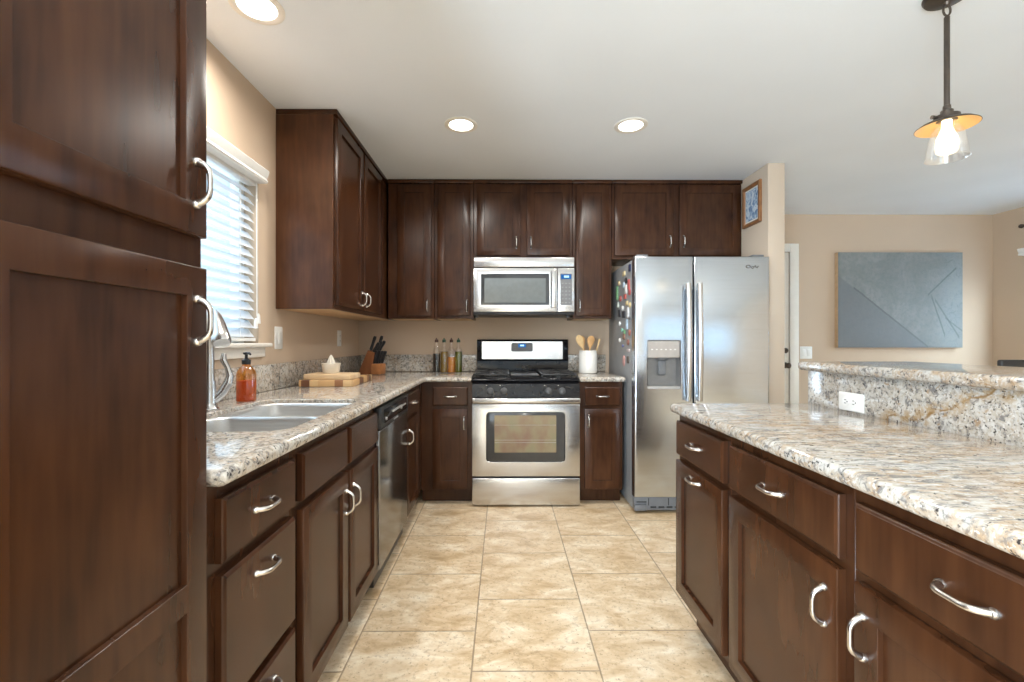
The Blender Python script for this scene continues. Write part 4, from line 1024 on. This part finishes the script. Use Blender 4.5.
# ------------------------------------------------------------------ ceiling lamps
def downlight(x, y, label, power=1.0):
    t = thing('recessed_light', label, 'ceiling light', (x, y, CEIL), 0, 'recessed ceiling lights')
    b = MB(); b.lathe([(0.095, -0.0003), (0.095, -0.004), (0.088, -0.007), (0.074, -0.006), (0.068, -0.003), (0.068, -0.0003)], n=36, cap0=False, cap1=False); b.build('trim_ring', WHITE, t)
    b = MB(); b.lathe([(0.069, -0.0025), (0.060, -0.0035), (0.001, -0.004)], n=32, cap0=True); b.build('lens', LENS, t)
    l = area('recessed_lamp', (x, y, CEIL-0.012), (0, 0, 0), 0.13, 0.13, 8.5*power, WARM, 'DISK')
    l.data.spread = R(165)
    return t
downlight(-0.246, 2.635, 'round recessed ceiling light above the range side, left of the pair')
downlight(0.738, 2.635, 'round recessed ceiling light in front of the refrigerator, right of the pair')
downlight(-0.922, 1.709, 'round recessed ceiling light above the sink, at the top left')
for i, (x, y) in enumerate(((-0.25, 0.15), (0.25, -1.6), (1.25, -1.2))):  # extra lights added out of view to raise the overall brightness
    downlight(x, y, ('added round recessed fill light overhead behind the view, between pantry and island', 'added round recessed fill light in the rear of the room near the added door', 'added round recessed fill light in the rear of the room near the added window')[i])

pd = thing('pendant_lamp', 'bronze pendant lamp with amber-lined disc shade and clear glass jar over the bar', 'pendant light', (1.600, 1.632, CEIL))
b = MB(); b.lathe([(0.068, -0.0005), (0.068, -0.006), (0.062, -0.016), (0.030, -0.026), (0.012, -0.030), (0.008, -0.040), (0.001, -0.041)], n=32); b.build('canopy', BRONZE, pd)
b = MB(); b.tube([(0.013*math.cos(R(a)), 0, -0.058+0.019*math.sin(R(a))) for a in range(0, 361, 20)], 0.0035, 8); b.build('chain_loop', BRONZE, pd)
b = MB(); b.lathe([(0.004, -0.076), (0.0085, -0.082), (0.0085, -0.400), (0.011, -0.402), (0.012, -0.416), (0.007, -0.420)], n=16); b.build('rod', BRONZE, pd)
b = MB(); b.lathe([(0.010, -0.414), (0.018, -0.420), (0.018, -0.434), (0.036, -0.438), (0.038, -0.452), (0.030, -0.456)], n=24)
for a in (20, 140, 260): b.lathe([(0.005, 0.03), (0.005, 0.048), (0.008, 0.048), (0.008, 0.054)], (0, 0, -0.444), 10, 'x') if a == 20 else None
b.tube([(-0.034, 0.0, -0.444), (-0.055, 0.0, -0.444)], [0.005, 0.007], 10); b.build('socket_cap', BRONZE, pd)
b = MB(); b.lathe([(0.028, -0.4525), (0.050, -0.458), (0.074, -0.466), (0.0885, -0.476), (0.0895, -0.478), (0.088, -0.4782)], n=48, cap1=False); b.build('disc_shade', BRONZE, pd)
b = MB(); b.lathe([(0.088, -0.4788), (0.073, -0.4685), (0.050, -0.4605), (0.026, -0.455)], n=48, cap0=False, cap1=True); b.build('shade_lining', AMBERIN, pd)
b = MB(); b.lathe([(0.030, -0.464), (0.032, -0.474), (0.042, -0.490), (0.050, -0.515), (0.056, -0.550), (0.060, -0.588), (0.0625, -0.592), (0.0600, -0.594), (0.057, -0.588), (0.053, -0.550), (0.047, -0.516), (0.039, -0.493), (0.029, -0.476), (0.027, -0.464)], n=40, cap0=False, cap1=False); b.build('glass_jar', glass('jar_glass', (0.97, 0.97, 0.97), 0.12, 0.05, 0.03, (0.9, 0.9, 0.9)), pd)
b = MB(); b.lathe([(0.0145, -0.457), (0.0145, -0.484), (0.020, -0.497), (0.029, -0.520), (0.0315, -0.538), (0.028, -0.556), (0.017, -0.568), (0.001, -0.571)], n=24); b.build('bulb', BULB, pd)

# ------------------------------------------------------------------ dining chair beyond the bar
ch = thing('dining_chair', 'dark high-backed dining chair behind the bar, only its top rail showing', 'chair', (2.80, 2.34, 0))
CH = plain('charcoal_wood', (0.022, 0.021, 0.022), 0.4)
b = MB(); b.box(-0.22, 0.22, -0.44, -0.02, 0.44, 0.475, 0.012); b.build('seat', CH, ch)
b = MB(); b.box(-0.235, 0.235, -0.014, 0.014, 0.985, 1.068, 0.010, 3); b.build('top_rail', CH, ch)
b = MB(); b.box(-0.19, 0.19, -0.008, 0.008, 0.60, 0.64, 0.004); b.build('lower_rail', CH, ch)
for i in range(5): MB().box(-0.16+i*0.08-0.014, -0.16+i*0.08+0.014, -0.006, 0.006, 0.641, 0.984, 0.003).build('back_slat', CH, ch)
for sx in (-0.205, 0.205):
    MB().box(sx-0.017, sx+0.017, -0.017, 0.017, 0.0, 0.984, 0.004).build('leg', CH, ch)
    MB().box(sx-0.017, sx+0.017, -0.43, -0.396, 0.0, 0.439, 0.004).build('leg', CH, ch)
